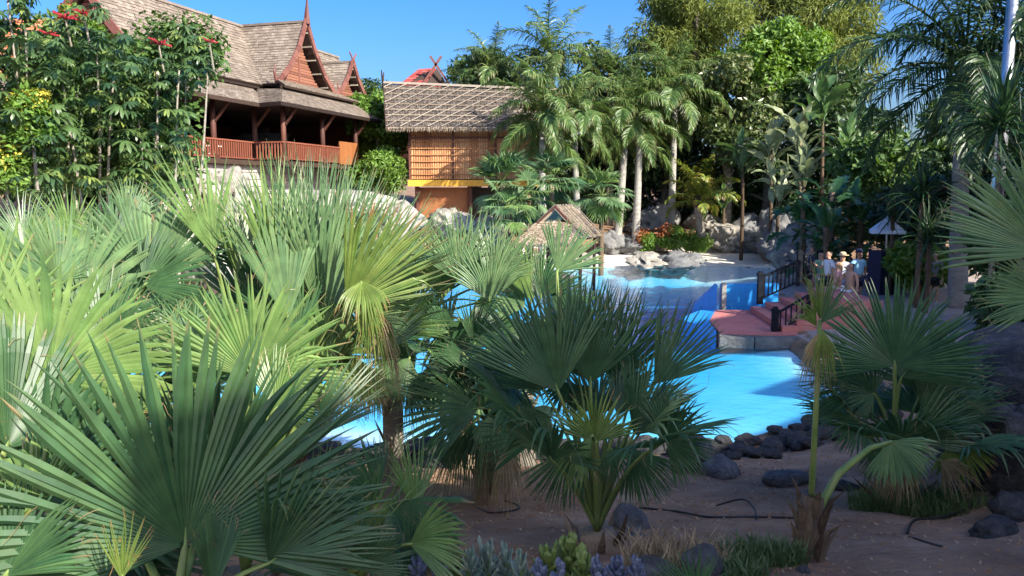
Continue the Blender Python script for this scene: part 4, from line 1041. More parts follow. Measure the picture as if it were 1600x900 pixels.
# ---------------------------------------------------------------- royal palms
royal = feather_set(200, 3.5, 70, .85, .05, M_royal)
royald = feather_set(260, 3.4, 60, .8, .052, M_royal)
rg = 'royal palms behind the pool'
def rp(lb, bx, by, cx, cy, d, fset, counts, seed, sc_=1, rt=.24, g=rg):
    b = P(bx, by, d); c = P(cx, cy, d)
    feather_palm('royal_palm', lb, g, (b.x, b.y, min(b.z, gz(b.x, b.y)) if by > 300 else gz(b.x, b.y)), c, rt, fset, counts, seed, M_royaltrunk, sc_=sc_)
rp('broad royal palm in front of the bamboo hut, its lower fronds shading the wall', 848, 290, 848, 172, 40.5, royal, (3, 4, 5, 6, 6, 3), 301, 1.05, .17)
rp('royal palm with a grey trunk just right of the bamboo hut', 908, 330, 898, 170, 41.5, royal, (3, 4, 5, 6, 6, 4), 302, .9, .14)
rp('royal palm with a leaning pale trunk', 962, 362, 978, 165, 45.5, royal, (3, 4, 5, 6, 5, 2), 303, 1.0, .19)
rp('royal palm with the whitest straight trunk, its green crown drooping low', 992, 364, 1000, 192, 45.0, royal, (3, 4, 5, 6, 6, 2), 304, .95, .18)
rp('tallest royal palm of the row, right of the whitest trunk', 1048, 352, 1055, 138, 46.5, royal, (3, 4, 5, 6, 5, 2), 305, 1.1, .17)
for i, (px, py, d, s_, lb) in enumerate([(768, 105, 52, .95, 'dark palm crown on the skyline above the bamboo hut'), (862, 85, 50, 1.1, 'tall palm crown on the skyline left of centre'), (955, 118, 50, .95, 'palm crown on the skyline between the tall royal palms'), (735, 130, 55, .8, 'small dark palm crown at the left end of the skyline palms'), (1270, 150, 47, .8, 'slender palm in front of the bright trees')]):
    c = P(px, py, d)
    feather_palm('skyline_palm', lb, 'palms on the skyline', (c.x, c.y, gz(c.x, c.y)), c, .2, royald, (3, 4, 4, 4, 2, 0), 320 + i, M_bark, shaft=False, sc_=s_)
coco = feather_set(280, 2.7, 44, .62, .06, M_coco, dropl=.45)
b = P(1097, 362, 44); c = P(1090, 308, 44)
feather_palm('coconut_palm', 'young coconut palm with yellowing fronds on the rock bank', None, b, c, .2, coco, (4, 5, 4, 3, 0, 0), 333, M_bark, shaft=False)
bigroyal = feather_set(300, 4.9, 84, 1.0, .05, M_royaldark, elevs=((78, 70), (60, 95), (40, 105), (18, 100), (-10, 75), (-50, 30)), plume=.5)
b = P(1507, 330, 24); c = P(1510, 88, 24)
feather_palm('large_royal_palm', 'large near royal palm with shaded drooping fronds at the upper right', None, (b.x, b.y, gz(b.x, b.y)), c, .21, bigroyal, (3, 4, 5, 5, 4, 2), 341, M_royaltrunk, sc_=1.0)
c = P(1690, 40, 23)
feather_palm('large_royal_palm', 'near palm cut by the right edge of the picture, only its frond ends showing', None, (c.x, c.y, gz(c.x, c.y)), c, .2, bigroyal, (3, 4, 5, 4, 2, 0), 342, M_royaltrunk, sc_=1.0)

# ---------------------------------------------------------------- paddle-leaved plants and the dark mass by the steps
pads = [paddle_mesh(400 + i, 1.35, .5, M_paddle, .6, b_, e_) for i, (e_, b_) in enumerate(((82, 30), (70, 60), (55, 80), (78, 50)))]
padp = [paddle_mesh(410 + i, 1.3, .46, M_paddlepale, .6, b_, e_) for i, (e_, b_) in enumerate(((82, 30), (68, 60), (75, 45), (50, 75)))]
for i, (px, py, by, d, n_, s_, ms, lb) in enumerate([
    (1205, 225, 330, 42, 14, 1.15, padp, 'bird of paradise plant with pale upright leaves behind the beach'),
    (1160, 245, 335, 43, 11, 1.0, pads, 'green paddle-leaved plant behind the middle of the rock bank'),
    (1250, 205, 330, 40, 12, 1.1, padp, 'tall pale paddle-leaved plant left of the slender palm'),
    (1285, 165, 330, 41, 12, 1.2, pads, 'tallest green banana-like plant below the bright trees'),
    (1215, 290, 345, 40, 12, .9, padp, 'low pale paddle-leaved plant at the end of the rock bank'),
    (1325, 235, 330, 37, 12, 1.0, pads, 'banana-like plant behind the fronds of the near royal palm'),
    (1255, 265, 340, 38, 14, 1.0, padp, 'leaning pale paddle-leaved plant above the dark leafy mass'),
    (1130, 300, 345, 46, 9, .7, pads, 'small paddle-leaved plant in the shade right of the coconut palm')]):
    c = P(px, py, d); b = P(px, by, d)
    rosette('banana_plant', lb, 'plant', 'paddle-leaved plants behind the pool', (b.x, b.y, min(b.z, gz(b.x, b.y))), c, ms, n_ + 9, 420 + i, s_ * .95, .09, .6, 1.5)
phil = [paddle_mesh(430 + i, 1.0, .62, M_philo, .55, b_, e_, .3, 1, 11) for i, (e_, b_) in enumerate(((80, 60), (62, 85), (45, 95), (25, 80)))]
for i, (px, py, d, n_, s_, lb) in enumerate([
    (1255, 325, 31, 26, 1.05, 'dark philodendron clump at the left of the leafy mass above the railing'),
    (1300, 300, 30.5, 30, 1.1, 'tallest dark philodendron clump in the middle above the people'),
    (1345, 325, 30, 26, 1.0, 'dark philodendron clump left of the parasol'),
    (1290, 355, 29, 24, .9, 'low dark philodendron clump just behind the people')]):
    c = P(px, py, d); gb = gz(c.x, c.y)
    rosette('philodendron', lb, 'plant', 'dark leafy clumps above the steps', (c.x, c.y, gb), c, phil, n_, 440 + i, s_, .12, .6, c.z - gb)
straps = [strap_mesh(450 + i, 1.0, .028, M_strap, e_, b_) for i, (e_, b_) in enumerate(((85, 20), (65, 50), (45, 70), (20, 60), (0, 50), (-30, 30), (75, 60), (30, 80)))]
for i, (px, py, d, n_, s_, lb) in enumerate([
    (1440, 300, 24, 110, 1.35, 'dark strap-leaved plant behind the right fan palm'),
    (1452, 365, 23, 90, 1.1, 'lower dark strap-leaved plant with drooping grey leaves'),
    (1565, 185, 19.5, 120, 1.6, 'spiky dark strap-leaved crown in front of the steel pole'),
    (1605, 250, 19, 90, 1.5, 'spiky dark strap-leaved crown at the right edge below the pole'),
    (1395, 330, 27, 70, 1.0, 'dark strap-leaved plant right of the philodendron clumps')]):
    c = P(px, py, d)
    rosette('dracaena', lb, 'plant', 'dark strap-leaved plants on the right', (c.x, c.y, gz(c.x, c.y)), c, straps, n_, 460 + i, s_, .07, .5, .35)

# ---------------------------------------------------------------- umbrella trees at the upper left
M_scheff2 = leafmat('umbrella_leaf_dark', (.03, .07, .03), (.06, .11, .04), .28, .35, .5)
whorls = [whorl_mesh(500 + i, .32, M_scheff2 if i % 3 == 1 else M_scheff, 10 + i % 4) for i in range(9)]
brac = MB()
def bract_mesh(seed, m):
    g = random.Random(seed); b = MB()
    for k in range(11):
        a = k * 2 * math.pi / 11; e = g.uniform(.0, .5); l = g.uniform(.35, .5)
        d = Vector((math.cos(a) * math.cos(e), math.sin(a) * math.cos(e), math.sin(e)))
        b.tube([Vector((0, 0, 0)), d * l * .5 + Vector((0, 0, .05)), d * l], [.018, .03, .012], 5)
        for q in range(7): b.box(d * l * (.3 + .1 * q) + Vector((0, 0, .04)), (.04, .04, .05))
    return b
brme = bract_mesh(1, M_red).build('flower_spike', M_red, None).data
bpy.data.objects.remove(bpy.data.objects['flower_spike'])
rs = random.Random(77)
def umbrella_tree(lb, px0, px1, py0, py1, d, n, seed, stems, flowers, dd=1.6):
    g = random.Random(seed); pc = P((px0 + px1) / 2, 300, d)
    base = Vector((pc.x, pc.y, gz(pc.x, pc.y))); t = thing('umbrella_tree', lb, 'tree', base, 0, 'umbrella trees on the left')
    tips = []
    for (sx, sy) in stems:
        e = P(sx, sy, d + g.uniform(-dd, dd) * .5) - base; s0 = Vector((e.x * .45 + g.uniform(-.4, .4), e.y * .4, -.2))
        MB().tube(bez(s0, (e.x * .8 + g.uniform(-.5, .5), e.y * .7, e.z * .5), e, 10), [.06 * (1 - .07 * i) for i in range(10)], 7).build('stem', M_barkpale, t, True)
        tips.append(e)
    for i in range(n):
        px = px0 + (px1 - px0) * g.random(); py = py0 + (py1 - py0) * g.random() ** .9
        # rounded outline
        u = (px - px0) / (px1 - px0) * 2 - 1
        if py < py0 + (py1 - py0) * .28 * abs(u) ** 2.2: py += (py1 - py0) * .25
        p = P(px, py, d + g.uniform(-dd, dd) - (py - py0) / (py1 - py0) * .8) - base
        link('leaf', g.choice(whorls), t, p, (g.uniform(-.5, .2) + .35, g.uniform(-.35, .35), g.uniform(0, 6.28)), (g.uniform(.6, 1.45),) * 3)
    for i, e in enumerate(tips):
        for k in range(5): link('leaf', g.choice(whorls), t, e + Vector((g.uniform(-.4, .4), g.uniform(-.4, .4), g.uniform(-.35, .05))), (g.uniform(-.4, .4), g.uniform(-.4, .4), g.uniform(0, 6.28)), (g.uniform(.8, 1.15),) * 3)
    for (fx_, fy_, s_) in flowers:
        p = P(fx_, fy_, d - dd * .7) - base
        link('flower_spike', brme, t, p, (.1, .1, g.random()), (s_,) * 3)
        MB().tube([p + Vector((.02, .2, -.7)), p], [.03, .02], 6).build('stalk', M_barkpale, t)
    lm = leaf_cloud('inner_foliage', [((P((px0 * (1 - f) + px1 * f), py0 + (py1 - py0) * v, d + .9) - base).x, (P((px0 * (1 - f) + px1 * f), py0 + (py1 - py0) * v, d + .9) - base).y, (P(px0, py0 + (py1 - py0) * v, d + .9) - base).z, .9, .5, .8) for f in (.15, .4, .65, .88) for v in (.3, .5, .7, .88)], 2600, .22, M_tree, .5, seed=seed)
    tag(link('inner_foliage', lm, t), kind='stuff')
    return t
umbrella_tree('umbrella tree at the far left edge with thick pale stems and yellow blooms below', -60, 95, -30, 300, 21, 205, 1, [(12, 0), (40, 40), (30, 150), (-20, 30)], [], 1.2)
umbrella_tree('tall umbrella tree left of the pavilion roof with a red flower spike on top', 60, 210, 0, 300, 22.5, 215, 2, [(100, 40), (95, 120), (150, 60), (180, 100), (80, 200)], [(102, 30, .85), (130, 22, .6), (75, 55, .6)], 1.4)
umbrella_tree('umbrella tree in front of the pavilion roof with bright red flower spikes', 180, 292, 90, 305, 23.5, 205, 3, [(245, 90), (250, 130), (280, 110), (215, 160)], [(248, 70, .75), (327, 66, .5)], 1.3)
umbrella_tree('thin-stemmed umbrella tree topped by a pale green crown before the pavilion eave', 228, 325, 38, 110, 24.5, 60, 4, [(326, 82), (290, 70), (262, 60)], [], .6)
for i, (px, py, s_, m_, lb) in enumerate([(45, 165, 1.0, M_yellowfl, 'yellow blooming bush among the umbrella trees at the far left'), (2, 240, .8, M_yellowfl, 'yellow bloom cluster at the left picture edge'), (120, 25, 1.1, M_orange, 'orange blooming treetop behind the left umbrella trees')]):
    c = P(px, py, 20 if i < 2 else 27); b = Vector((c.x, c.y, gz(c.x, c.y)))
    t = thing('blooming_bush', lb, 'bush', b)
    cl = crown_clumps(c - b, (.55 * s_, .4, .5 * s_), 14, .2, 550 + i)
    link('blossom', leaf_cloud('blossom', cl, 700, .1, m_, .6, seed=560 + i), t)
    link('foliage', leaf_cloud('foliage', crown_clumps(c - b - Vector((0, 0, .4)), (.6, .4, .6), 12, .3, 570 + i), 1200, .18, M_treebright, .5, seed=571 + i), t)
    MB().tube(bez((0, 0, -.2), (.1, .1, (c - b).z * .5), c - b, 6), [.06, .055, .05, .045, .04, .03], 6).build('stem', M_bark, t)
# dark mass under and behind the umbrella trees
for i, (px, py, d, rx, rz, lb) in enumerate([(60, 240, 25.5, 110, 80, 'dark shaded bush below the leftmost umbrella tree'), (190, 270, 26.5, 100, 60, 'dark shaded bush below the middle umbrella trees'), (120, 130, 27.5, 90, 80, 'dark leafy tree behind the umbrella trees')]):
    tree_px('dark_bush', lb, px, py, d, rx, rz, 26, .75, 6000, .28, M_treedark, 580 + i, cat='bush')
# ---------------------------------------------------------------- fan palms
def gp(x, y): return (x, y, gz(x, y))
# small fan palms far behind, by the small shelter
for i, (px, py, d, n_, L_, lb) in enumerate([(785, 288, 35, 26, 1.15, 'pale fan palm below the right end of the bamboo hut'), (862, 284, 35.5, 26, 1.1, 'fan palm above the roof of the small shelter'), (825, 305, 34.5, 16, .9, 'low fan palm left of the small shelter roof'), (940, 308, 39, 24, 1.15, 'fan palm between the small shelter and the leaning royal palm'), (795, 325, 33.5, 16, .9, 'small fan palm just behind the small shelter')]):
    c = P(px, py, d); b = gp(c.x, c.y); b = (b[0], b[1], min(b[2], c.z - .3))
    f = FanPalm('far%d' % i, lb, b, c.z - b[2], 'fan palms in front of the hut', .12, 4)
    f.fill(n_, L_, .8, i, -60, 80, 'bbgl', nseg=22, threads=0, split=.5, hang=.25, droop=.4)

A = FanPalm('A', 'biggest near fan palm at the lower left with a huge shaded fan leaf', gp(-1.12, 2.5), .25, trunk=.12)
A.px(290, 850, 2.7, 285, 480, 2.75, 215, 'g', nseg=58, split=.62, droop=.05, cup=.2, hang=.05, recurve=.05)
A.px(330, 800, 2.95, 480, 560, 3.1, 120, 'g', 20, nseg=40, droop=.1)
A.px(420, 880, 2.75, 590, 760, 2.8, 120, 'g', 30, nseg=40, droop=.15, hang=.1)
A.px(205, 830, 2.95, 150, 600, 3.1, 190, 'g', -10, nseg=46, split=.66)
A.px(190, 905, 2.45, 200, 800, 2.45, 60, 'y', 0, nseg=14, split=.3)
A.px(330, 930, 2.5, 340, 760, 2.6, 80, 'g', 60, nseg=26)
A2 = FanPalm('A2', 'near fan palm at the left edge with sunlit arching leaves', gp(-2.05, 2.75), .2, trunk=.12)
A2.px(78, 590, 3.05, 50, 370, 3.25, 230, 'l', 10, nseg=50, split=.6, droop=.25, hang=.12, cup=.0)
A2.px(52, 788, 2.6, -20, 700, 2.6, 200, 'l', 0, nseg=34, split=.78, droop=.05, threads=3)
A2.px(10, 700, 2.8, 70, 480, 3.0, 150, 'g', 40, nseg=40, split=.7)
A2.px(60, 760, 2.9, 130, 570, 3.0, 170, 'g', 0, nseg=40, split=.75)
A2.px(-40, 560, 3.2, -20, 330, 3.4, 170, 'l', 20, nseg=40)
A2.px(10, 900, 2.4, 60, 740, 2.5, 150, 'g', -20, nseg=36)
B = FanPalm('B', 'blue-green fan palm at the left whose wide sunlit leaf is crossed by a shadow', gp(-2.9, 4.7), .35, trunk=.13)
B.px(232, 440, 4.9, 140, 305, 5.0, 200, 'b', 0, nseg=46, split=.6, droop=.05, hang=.05)
B.px(225, 445, 4.8, 315, 390, 4.9, 140, 'g', -25, nseg=36, split=.68)
B.px(110, 480, 4.5, 60, 310, 4.7, 150, 'b', 10, nseg=40, split=.55)
B.px(30, 470, 4.4, 10, 300, 4.6, 130, 'l', 20, nseg=36, split=.5)
B.px(160, 560, 4.2, 165, 400, 4.3, 120, 'g', -30, nseg=36)
B.px(250, 560, 4.2, 290, 460, 4.2, 150, 'b', 40, nseg=34, hang=.3, droop=.3)
B.px(200, 350, 6.2, 215, 275, 6.3, 100, 'b', 30, nseg=30)
B.px(90, 440, 4.0, 95, 330, 4.1, 150, 'b', 60, nseg=36)
B2 = FanPalm('B2', 'far left fan palm behind the blue-green one, ragged tips against the trees', gp(-5.2, 8.2), 1.4, trunk=.16)
for k, (hx, hy, tx, ty) in enumerate([(40, 390, 20, 290), (110, 380, 100, 285), (180, 380, 185, 290), (250, 380, 265, 300), (300, 420, 330, 330), (10, 430, -40, 330), (150, 430, 150, 330), (220, 440, 240, 350), (70, 440, 60, 340)]):
    B2.px(hx, hy, 8 + .3 * (k % 3), tx, ty, 8.1 + .3 * (k % 3), 120 + 10 * (k % 4), 'blgbb'[k % 5], (-30, 10, 35, 60)[k % 4], nseg=34, split=.48, hang=.12, ragged=.2)
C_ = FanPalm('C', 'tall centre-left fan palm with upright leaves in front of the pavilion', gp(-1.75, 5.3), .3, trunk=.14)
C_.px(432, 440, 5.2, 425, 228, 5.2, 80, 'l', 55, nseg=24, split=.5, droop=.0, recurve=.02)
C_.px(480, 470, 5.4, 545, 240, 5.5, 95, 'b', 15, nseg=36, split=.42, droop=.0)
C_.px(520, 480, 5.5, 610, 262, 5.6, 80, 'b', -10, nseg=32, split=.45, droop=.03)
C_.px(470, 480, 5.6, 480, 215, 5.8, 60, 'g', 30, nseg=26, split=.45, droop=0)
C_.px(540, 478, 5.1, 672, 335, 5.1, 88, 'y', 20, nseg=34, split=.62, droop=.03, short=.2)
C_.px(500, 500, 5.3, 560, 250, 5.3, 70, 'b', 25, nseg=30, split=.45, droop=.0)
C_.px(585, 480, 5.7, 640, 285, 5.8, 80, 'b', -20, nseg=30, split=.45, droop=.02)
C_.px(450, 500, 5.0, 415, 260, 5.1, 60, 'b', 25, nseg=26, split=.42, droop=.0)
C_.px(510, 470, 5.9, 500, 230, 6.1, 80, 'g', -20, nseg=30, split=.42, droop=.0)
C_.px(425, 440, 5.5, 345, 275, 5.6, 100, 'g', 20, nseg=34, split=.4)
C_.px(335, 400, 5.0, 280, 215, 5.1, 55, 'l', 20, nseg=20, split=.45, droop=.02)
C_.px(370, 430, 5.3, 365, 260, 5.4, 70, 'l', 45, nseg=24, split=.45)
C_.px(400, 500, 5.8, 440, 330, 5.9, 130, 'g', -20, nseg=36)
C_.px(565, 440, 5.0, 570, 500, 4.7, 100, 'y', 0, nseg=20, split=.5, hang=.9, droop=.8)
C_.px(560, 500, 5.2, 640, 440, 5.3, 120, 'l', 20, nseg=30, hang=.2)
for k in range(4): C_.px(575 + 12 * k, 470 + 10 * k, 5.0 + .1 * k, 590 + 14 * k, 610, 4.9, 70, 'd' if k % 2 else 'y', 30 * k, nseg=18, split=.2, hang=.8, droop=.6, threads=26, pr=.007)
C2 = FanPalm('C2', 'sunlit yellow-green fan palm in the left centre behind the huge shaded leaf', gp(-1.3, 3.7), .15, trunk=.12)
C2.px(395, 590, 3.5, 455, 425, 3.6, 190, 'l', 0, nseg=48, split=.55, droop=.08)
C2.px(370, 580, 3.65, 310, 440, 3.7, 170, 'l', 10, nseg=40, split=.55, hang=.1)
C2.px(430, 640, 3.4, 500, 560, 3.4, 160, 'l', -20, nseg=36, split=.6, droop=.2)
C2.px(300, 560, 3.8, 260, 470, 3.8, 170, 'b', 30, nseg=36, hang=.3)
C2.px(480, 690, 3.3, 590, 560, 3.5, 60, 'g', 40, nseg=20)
K_ = FanPalm('K', 'low fan palm at the bottom left of centre with striped drooping leaves', gp(-.72, 3.35), .12, trunk=.1)
K_.px(540, 900, 3.3, 655, 715, 3.4, 46, 'l', 30, nseg=20, split=.4)
K_.px(610, 790, 3.4, 690, 880, 3.15, 110, 'g', 0, nseg=26, split=.85, droop=.3, threads=4)
K_.px(440, 880, 3.2, 560, 780, 3.3, 110, 'l', 30, nseg=30, split=.5)
K_.px(560, 890, 3.1, 640, 830, 3.1, 120, 'g', 30, nseg=30)
D = FanPalm('D', 'fan palm on a slim bare trunk by the water left of centre', gp(-1.33, 8.6), 1.55, trunk=.1, stubs=14, bark=M_bark)
for (hx, hy, hd, tx, ty, td, sp, m_, ro, kw) in [
    (735, 435, 7.6, 745, 320, 7.6, 120, 'b', 10, dict(droop=.02)), (690, 470, 7.7, 690, 335, 7.7, 90, 'l', 35, dict()), (770, 440, 7.5, 800, 345, 7.5, 100, 'b', -15, dict()),
    (645, 490, 7.9, 655, 420, 7.9, 140, 'l', 20, dict(hang=.4, droop=.4)), (700, 520, 7.8, 740, 600, 7.6, 150, 'g', 0, dict(hang=.5, droop=.5)), (720, 500, 8.0, 690, 580, 8, 120, 'g', 0, dict(hang=.4, droop=.6)),
    (650, 560, 8.2, 560, 600, 8.2, 130, 'g', 15, dict(hang=.4)), (640, 600, 8.3, 700, 640, 8, 130, 'g', 10, dict(hang=.4)), (590, 590, 8.4, 540, 650, 8.3, 120, 'd', 0, dict(hang=.8)),
    (700, 450, 8.0, 660, 380, 8.1, 120, 'l', 30, dict(hang=.3)), (745, 470, 7.9, 790, 510, 7.7, 150, 'g', 10, dict(hang=.5, droop=.5)), (650, 520, 8.2, 610, 470, 8.2, 140, 'y', 30, dict(hang=.3, droop=.3))]:
    D.px(hx, hy, hd, tx, ty, td, sp, m_, ro, nseg=30, split=.5, pr=.012, **kw)
E = FanPalm('E', 'low centre fan palm with a skirt of hanging leaf tips over the soil', gp(-.2, 7.2), .75, trunk=.12, stubs=14)
E.px(748, 638, 6.7, 600, 650, 6.6, 110, 'g', 35, nseg=34, split=.62, hang=.15)
E.px(755, 640, 6.9, 735, 555, 7.0, 150, 'g', 10, nseg=36)
E.px(765, 650, 6.6, 770, 770, 6.3, 110, 'b', 0, nseg=26, split=.25, droop=.5, hang=.9)
E.px(740, 660, 6.7, 735, 790, 6.5, 80, 'g', 0, nseg=20, split=.25, droop=.5, hang=.9)
E.px(790, 640, 6.8, 840, 660, 6.6, 150, 'g', -10, nseg=34, hang=.4, droop=.4)
E.px(770, 630, 7.1, 815, 560, 7.2, 140, 'g', 15, nseg=34)
E.px(720, 650, 6.9, 660, 720, 6.9, 100, 'g', 20, nseg=24, hang=.5, split=.4)
for k in range(3): E.px(755 + 15 * k, 690, 6.8, 750 + 20 * k, 790, 6.7, 60, 'd', 20 * k, nseg=14, split=.2, hang=.8, droop=.8, threads=20)
Fp = FanPalm('F', 'central fan palm with several dark shaded fans on long green stalks', gp(.56, 5.05), .12, trunk=.13, stubs=6)
Fp.px(872, 612, 5.0, 812, 432, 5.1, 105, 'g', 0, nseg=46, split=.66, droop=.02, hang=.1, pr=.013)
Fp.px(922, 600, 5.2, 938, 430, 5.3, 95, 'g', 8, nseg=42, split=.58, droop=.0, hang=.12, pr=.013)
Fp.px(1022, 600, 5.1, 1112, 480, 5.2, 78, 'g', 20, nseg=34, split=.55, droop=.0, pr=.013)
Fp.px(1040, 688, 4.9, 1120, 650, 4.85, 210, 'g', 0, nseg=50, split=.55, droop=.12, hang=.05, pr=.013)
Fp.px(930, 690, 4.75, 935, 600, 4.75, 150, 'y', 10, nseg=26, split=.5, pr=.012, hang=.1)
Fp.px(925, 680, 4.7, 870, 770, 4.6, 50, 'l', 10, nseg=14, split=.5, hang=.3, droop=.4, threads=4)
Fp.px(965, 650, 5.1, 1000, 560, 5.2, 90, 'g', -35, nseg=32)
Fp.px(890, 600, 5.5, 880, 660, 5.4, 190, 'g', 10, nseg=36, droop=.4, hang=.3)
Fp.px(860, 650, 5.4, 800, 700, 5.4, 130, 'b', 10, nseg=30, hang=.5, droop=.4)
Fp.px(870, 425, 6.6, 915, 350, 6.7, 100, 'b', 10, nseg=34, split=.75, droop=0, pr=.012)
Fp.px(985, 620, 5.3, 980, 540, 5.4, 110, 'g', 30, nseg=30, hang=.3)
Fp.px(955, 700, 4.9, 985, 760, 4.8, 130, 'g', 0, nseg=28, hang=.5, droop=.5, split=.4)
Gp = FanPalm('G', 'right fan palm with a round dark fan held above drooping lower leaves', gp(3.45, 7.0), .35, trunk=.16, stubs=12)
Gp.px(1398, 572, 6.7, 1392, 425, 6.8, 205, 'g', 0, nseg=54, split=.6, droop=.05, hang=.06, pr=.014)
Gp.px(1408, 590, 6.9, 1500, 470, 7.1, 140, 'g', -15, nseg=42, split=.55, pr=.014)
Gp.px(1425, 690, 6.6, 1530, 630, 6.5, 95, 'g', 25, nseg=30, split=.66, pr=.014, hang=.1)
Gp.px(1402, 692, 6.4, 1430, 760, 6.2, 150, 'b', 0, nseg=26, split=.6, droop=.4, hang=.2)
Gp.px(1360, 600, 7.1, 1232, 570, 7.2, 100, 'g', 20, nseg=36, split=.5)
Gp.px(1365, 615, 6.9, 1318, 600, 6.9, 210, 'g', 0, nseg=36, split=.8)
Gp.px(1492, 690, 6.6, 1520, 765, 6.4, 120, 'y', 0, nseg=24, split=.6, droop=.3, hang=.2)
Gp.px(1440, 640, 7.1, 1560, 560, 7.3, 150, 'g', 20, nseg=40)
Gp.px(1345, 660, 7.0, 1300, 700, 6.9, 150, 'g', 10, nseg=34, droop=.3, hang=.3)
Gp.px(1380, 700, 6.8, 1350, 760, 6.7, 110, 'g', 0, nseg=26, split=.4, hang=.6, droop=.5)
Gp.px(1410, 720, 6.6, 1405, 800, 6.5, 120, 'd', 0, nseg=22, split=.3, hang=.7, droop=.7, threads=40)
Gp.px(1470, 720, 6.5, 1545, 770, 6.3, 110, 'd', 20, nseg=20, split=.3, hang=.6, droop=.5, threads=50)
Gp.px(1440, 610, 7.3, 1455, 500, 7.5, 170, 'g', 20, nseg=40)
Hs = P(1265, 890, 4.75)
Hp = FanPalm('H', 'fibrous palm stub with one tall thin stalk carrying a folded half-dead leaf', (Hs.x, Hs.y, gz(Hs.x, Hs.y)), .42, trunk=.075, stubs=16)
st = P(1281, 500, 4.65)
Hp.px(1281, 500, 4.65, 1284, 405, 4.65, 46, 'y', 20, nseg=18, split=.35, pet=False, hang=.25, droop=0)
Hp.px(1279, 520, 4.6, 1262, 620, 4.6, 70, 'd', 0, nseg=20, split=.2, pet=False, hang=.9, droop=.6, threads=30)
Hp.px(1283, 505, 4.62, 1330, 440, 4.6, 60, 'g', 10, nseg=12, split=.4, pet=False, hang=.4)
Hp.px(1276, 510, 4.66, 1240, 450, 4.6, 50, 'y', 10, nseg=10, split=.4, pet=False, hang=.4)
Hp.px(1284, 515, 4.58, 1300, 610, 4.5, 60, 'y', 0, nseg=12, split=.3, pet=False, hang=.8, droop=.6)
o = MB().tube([Hp.c, P(1268, 770, 4.7) - Hp.base, P(1275, 640, 4.68) - Hp.base, st - Hp.base], [.021, .019, .016, .012], 8).build('stalk', M_petiole, Hp.t, True)
o = Hp.px(1392, 690, 4.85, 1440, 760, 4.75, 150, 'b', 0, nseg=24, split=.6, droop=.3, hang=.25, pet=False)
pts = [P(1264, 860, 4.7), P(1276, 800, 4.72), P(1310, 740, 4.78), P(1360, 700, 4.83), P(1394, 690, 4.85)]
MB().tube([p - Hp.base for p in pts], [.034, .028, .024, .019, .012], 8).build('stalk', M_petiole, Hp.t, True)
Ip = FanPalm('I', 'near fan palm reaching in from the right edge with a pale blue-green leaf', gp(2.75, 3.5), .5, trunk=.12)
Ip.px(1640, 395, 3.4, 1500, 275, 3.5, 110, 'b', 0, nseg=40, split=.62, droop=.03)
Ip.px(1650, 470, 3.5, 1515, 440, 3.6, 90, 'b', 20, nseg=30, split=.55)
Ip.px(1660, 420, 3.7, 1545, 215, 3.8, 80, 'b', 20, nseg=30, split=.55)
Jp = FanPalm('J', 'small fan leaf plant at the bottom edge right of centre', gp(.82, 3.5), .05, trunk=.04, stubs=3)
Jp.px(1085, 935, 3.4, 1080, 850, 3.45, 130, 'g', 0, nseg=24, split=.45, threads=2)
Jp.px(1065, 935, 3.45, 1035, 870, 3.5, 60, 'l', 10, nseg=12, split=.4, threads=2)
# fillers behind the left group
L1 = FanPalm('L1', 'fan palm behind the centre-left group near the pool edge', gp(-3.6, 8.9), .8, trunk=.14)
L1.fill(14, .85, .8, 1, 0, 80, 'gblg', nseg=32)
L2 = FanPalm('L2', 'fan palm behind the left group before the umbrella trees', gp(-7.2, 10.0), 1.0, trunk=.14)
L2.fill(14, .9, .9, 2, 0, 80, 'bblg', nseg=30)
L3 = FanPalm('L3', 'shaded fan palm low behind the near left palms', gp(-3.3, 6.4), .3, trunk=.14)
L3.fill(14, .8, .7, 3, 0, 75, 'gblg', nseg=32)
L4 = FanPalm('L4', 'shaded low fan palm between the two left edge palms', gp(-2.4, 3.7), .1, trunk=.12)
L4.fill(10, .7, .55, 4, 0, 70, 'gg', nseg=34)

D.fill(9, .7, .55, 5, -20, 70, 'ggby', nseg=26, hang=.4, droop=.4, threads=24)
E.fill(8, .62, .5, 6, 5, 65, 'ggb', nseg=28, hang=.35, droop=.35, threads=24)
Fp.fill(5, .6, .85, 7, 52, 80, 'ggb', 0, 360, nseg=30, hang=.25, droop=.2)
Gp.fill(8, .7, .75, 8, 20, 75, 'ggg', nseg=30, hang=.25, droop=.2, threads=24)
K_.px(505, 910, 3.0, 470, 760, 3.1, 120, 'g', 20, nseg=34)
K_.px(650, 800, 3.5, 640, 660, 3.6, 60, 'l', 25, nseg=20, split=.4)
K_.px(590, 780, 3.35, 520, 700, 3.3, 110, 'g', 20, nseg=30, hang=.2)
K_.px(640, 850, 3.1, 735, 840, 3.0, 100, 'l', 10, nseg=26, split=.7, droop=.4)
M1 = FanPalm('M1', 'drooping fan palm between the tall centre-left palm and the central palm', gp(-.6, 9.4), 1.2, trunk=.12)
M1.fill(13, .8, .6, 9, -20, 75, 'ggbl', nseg=28, hang=.3, droop=.3, threads=20)
N1 = FanPalm('N1', 'fan palm with sagging leaves just behind the tall centre-left palm', gp(-1.9, 6.6), .9, trunk=.13)
N1.fill(14, .8, .6, 10, -10, 80, 'lbgy', nseg=30, hang=.25, droop=.2, threads=24)

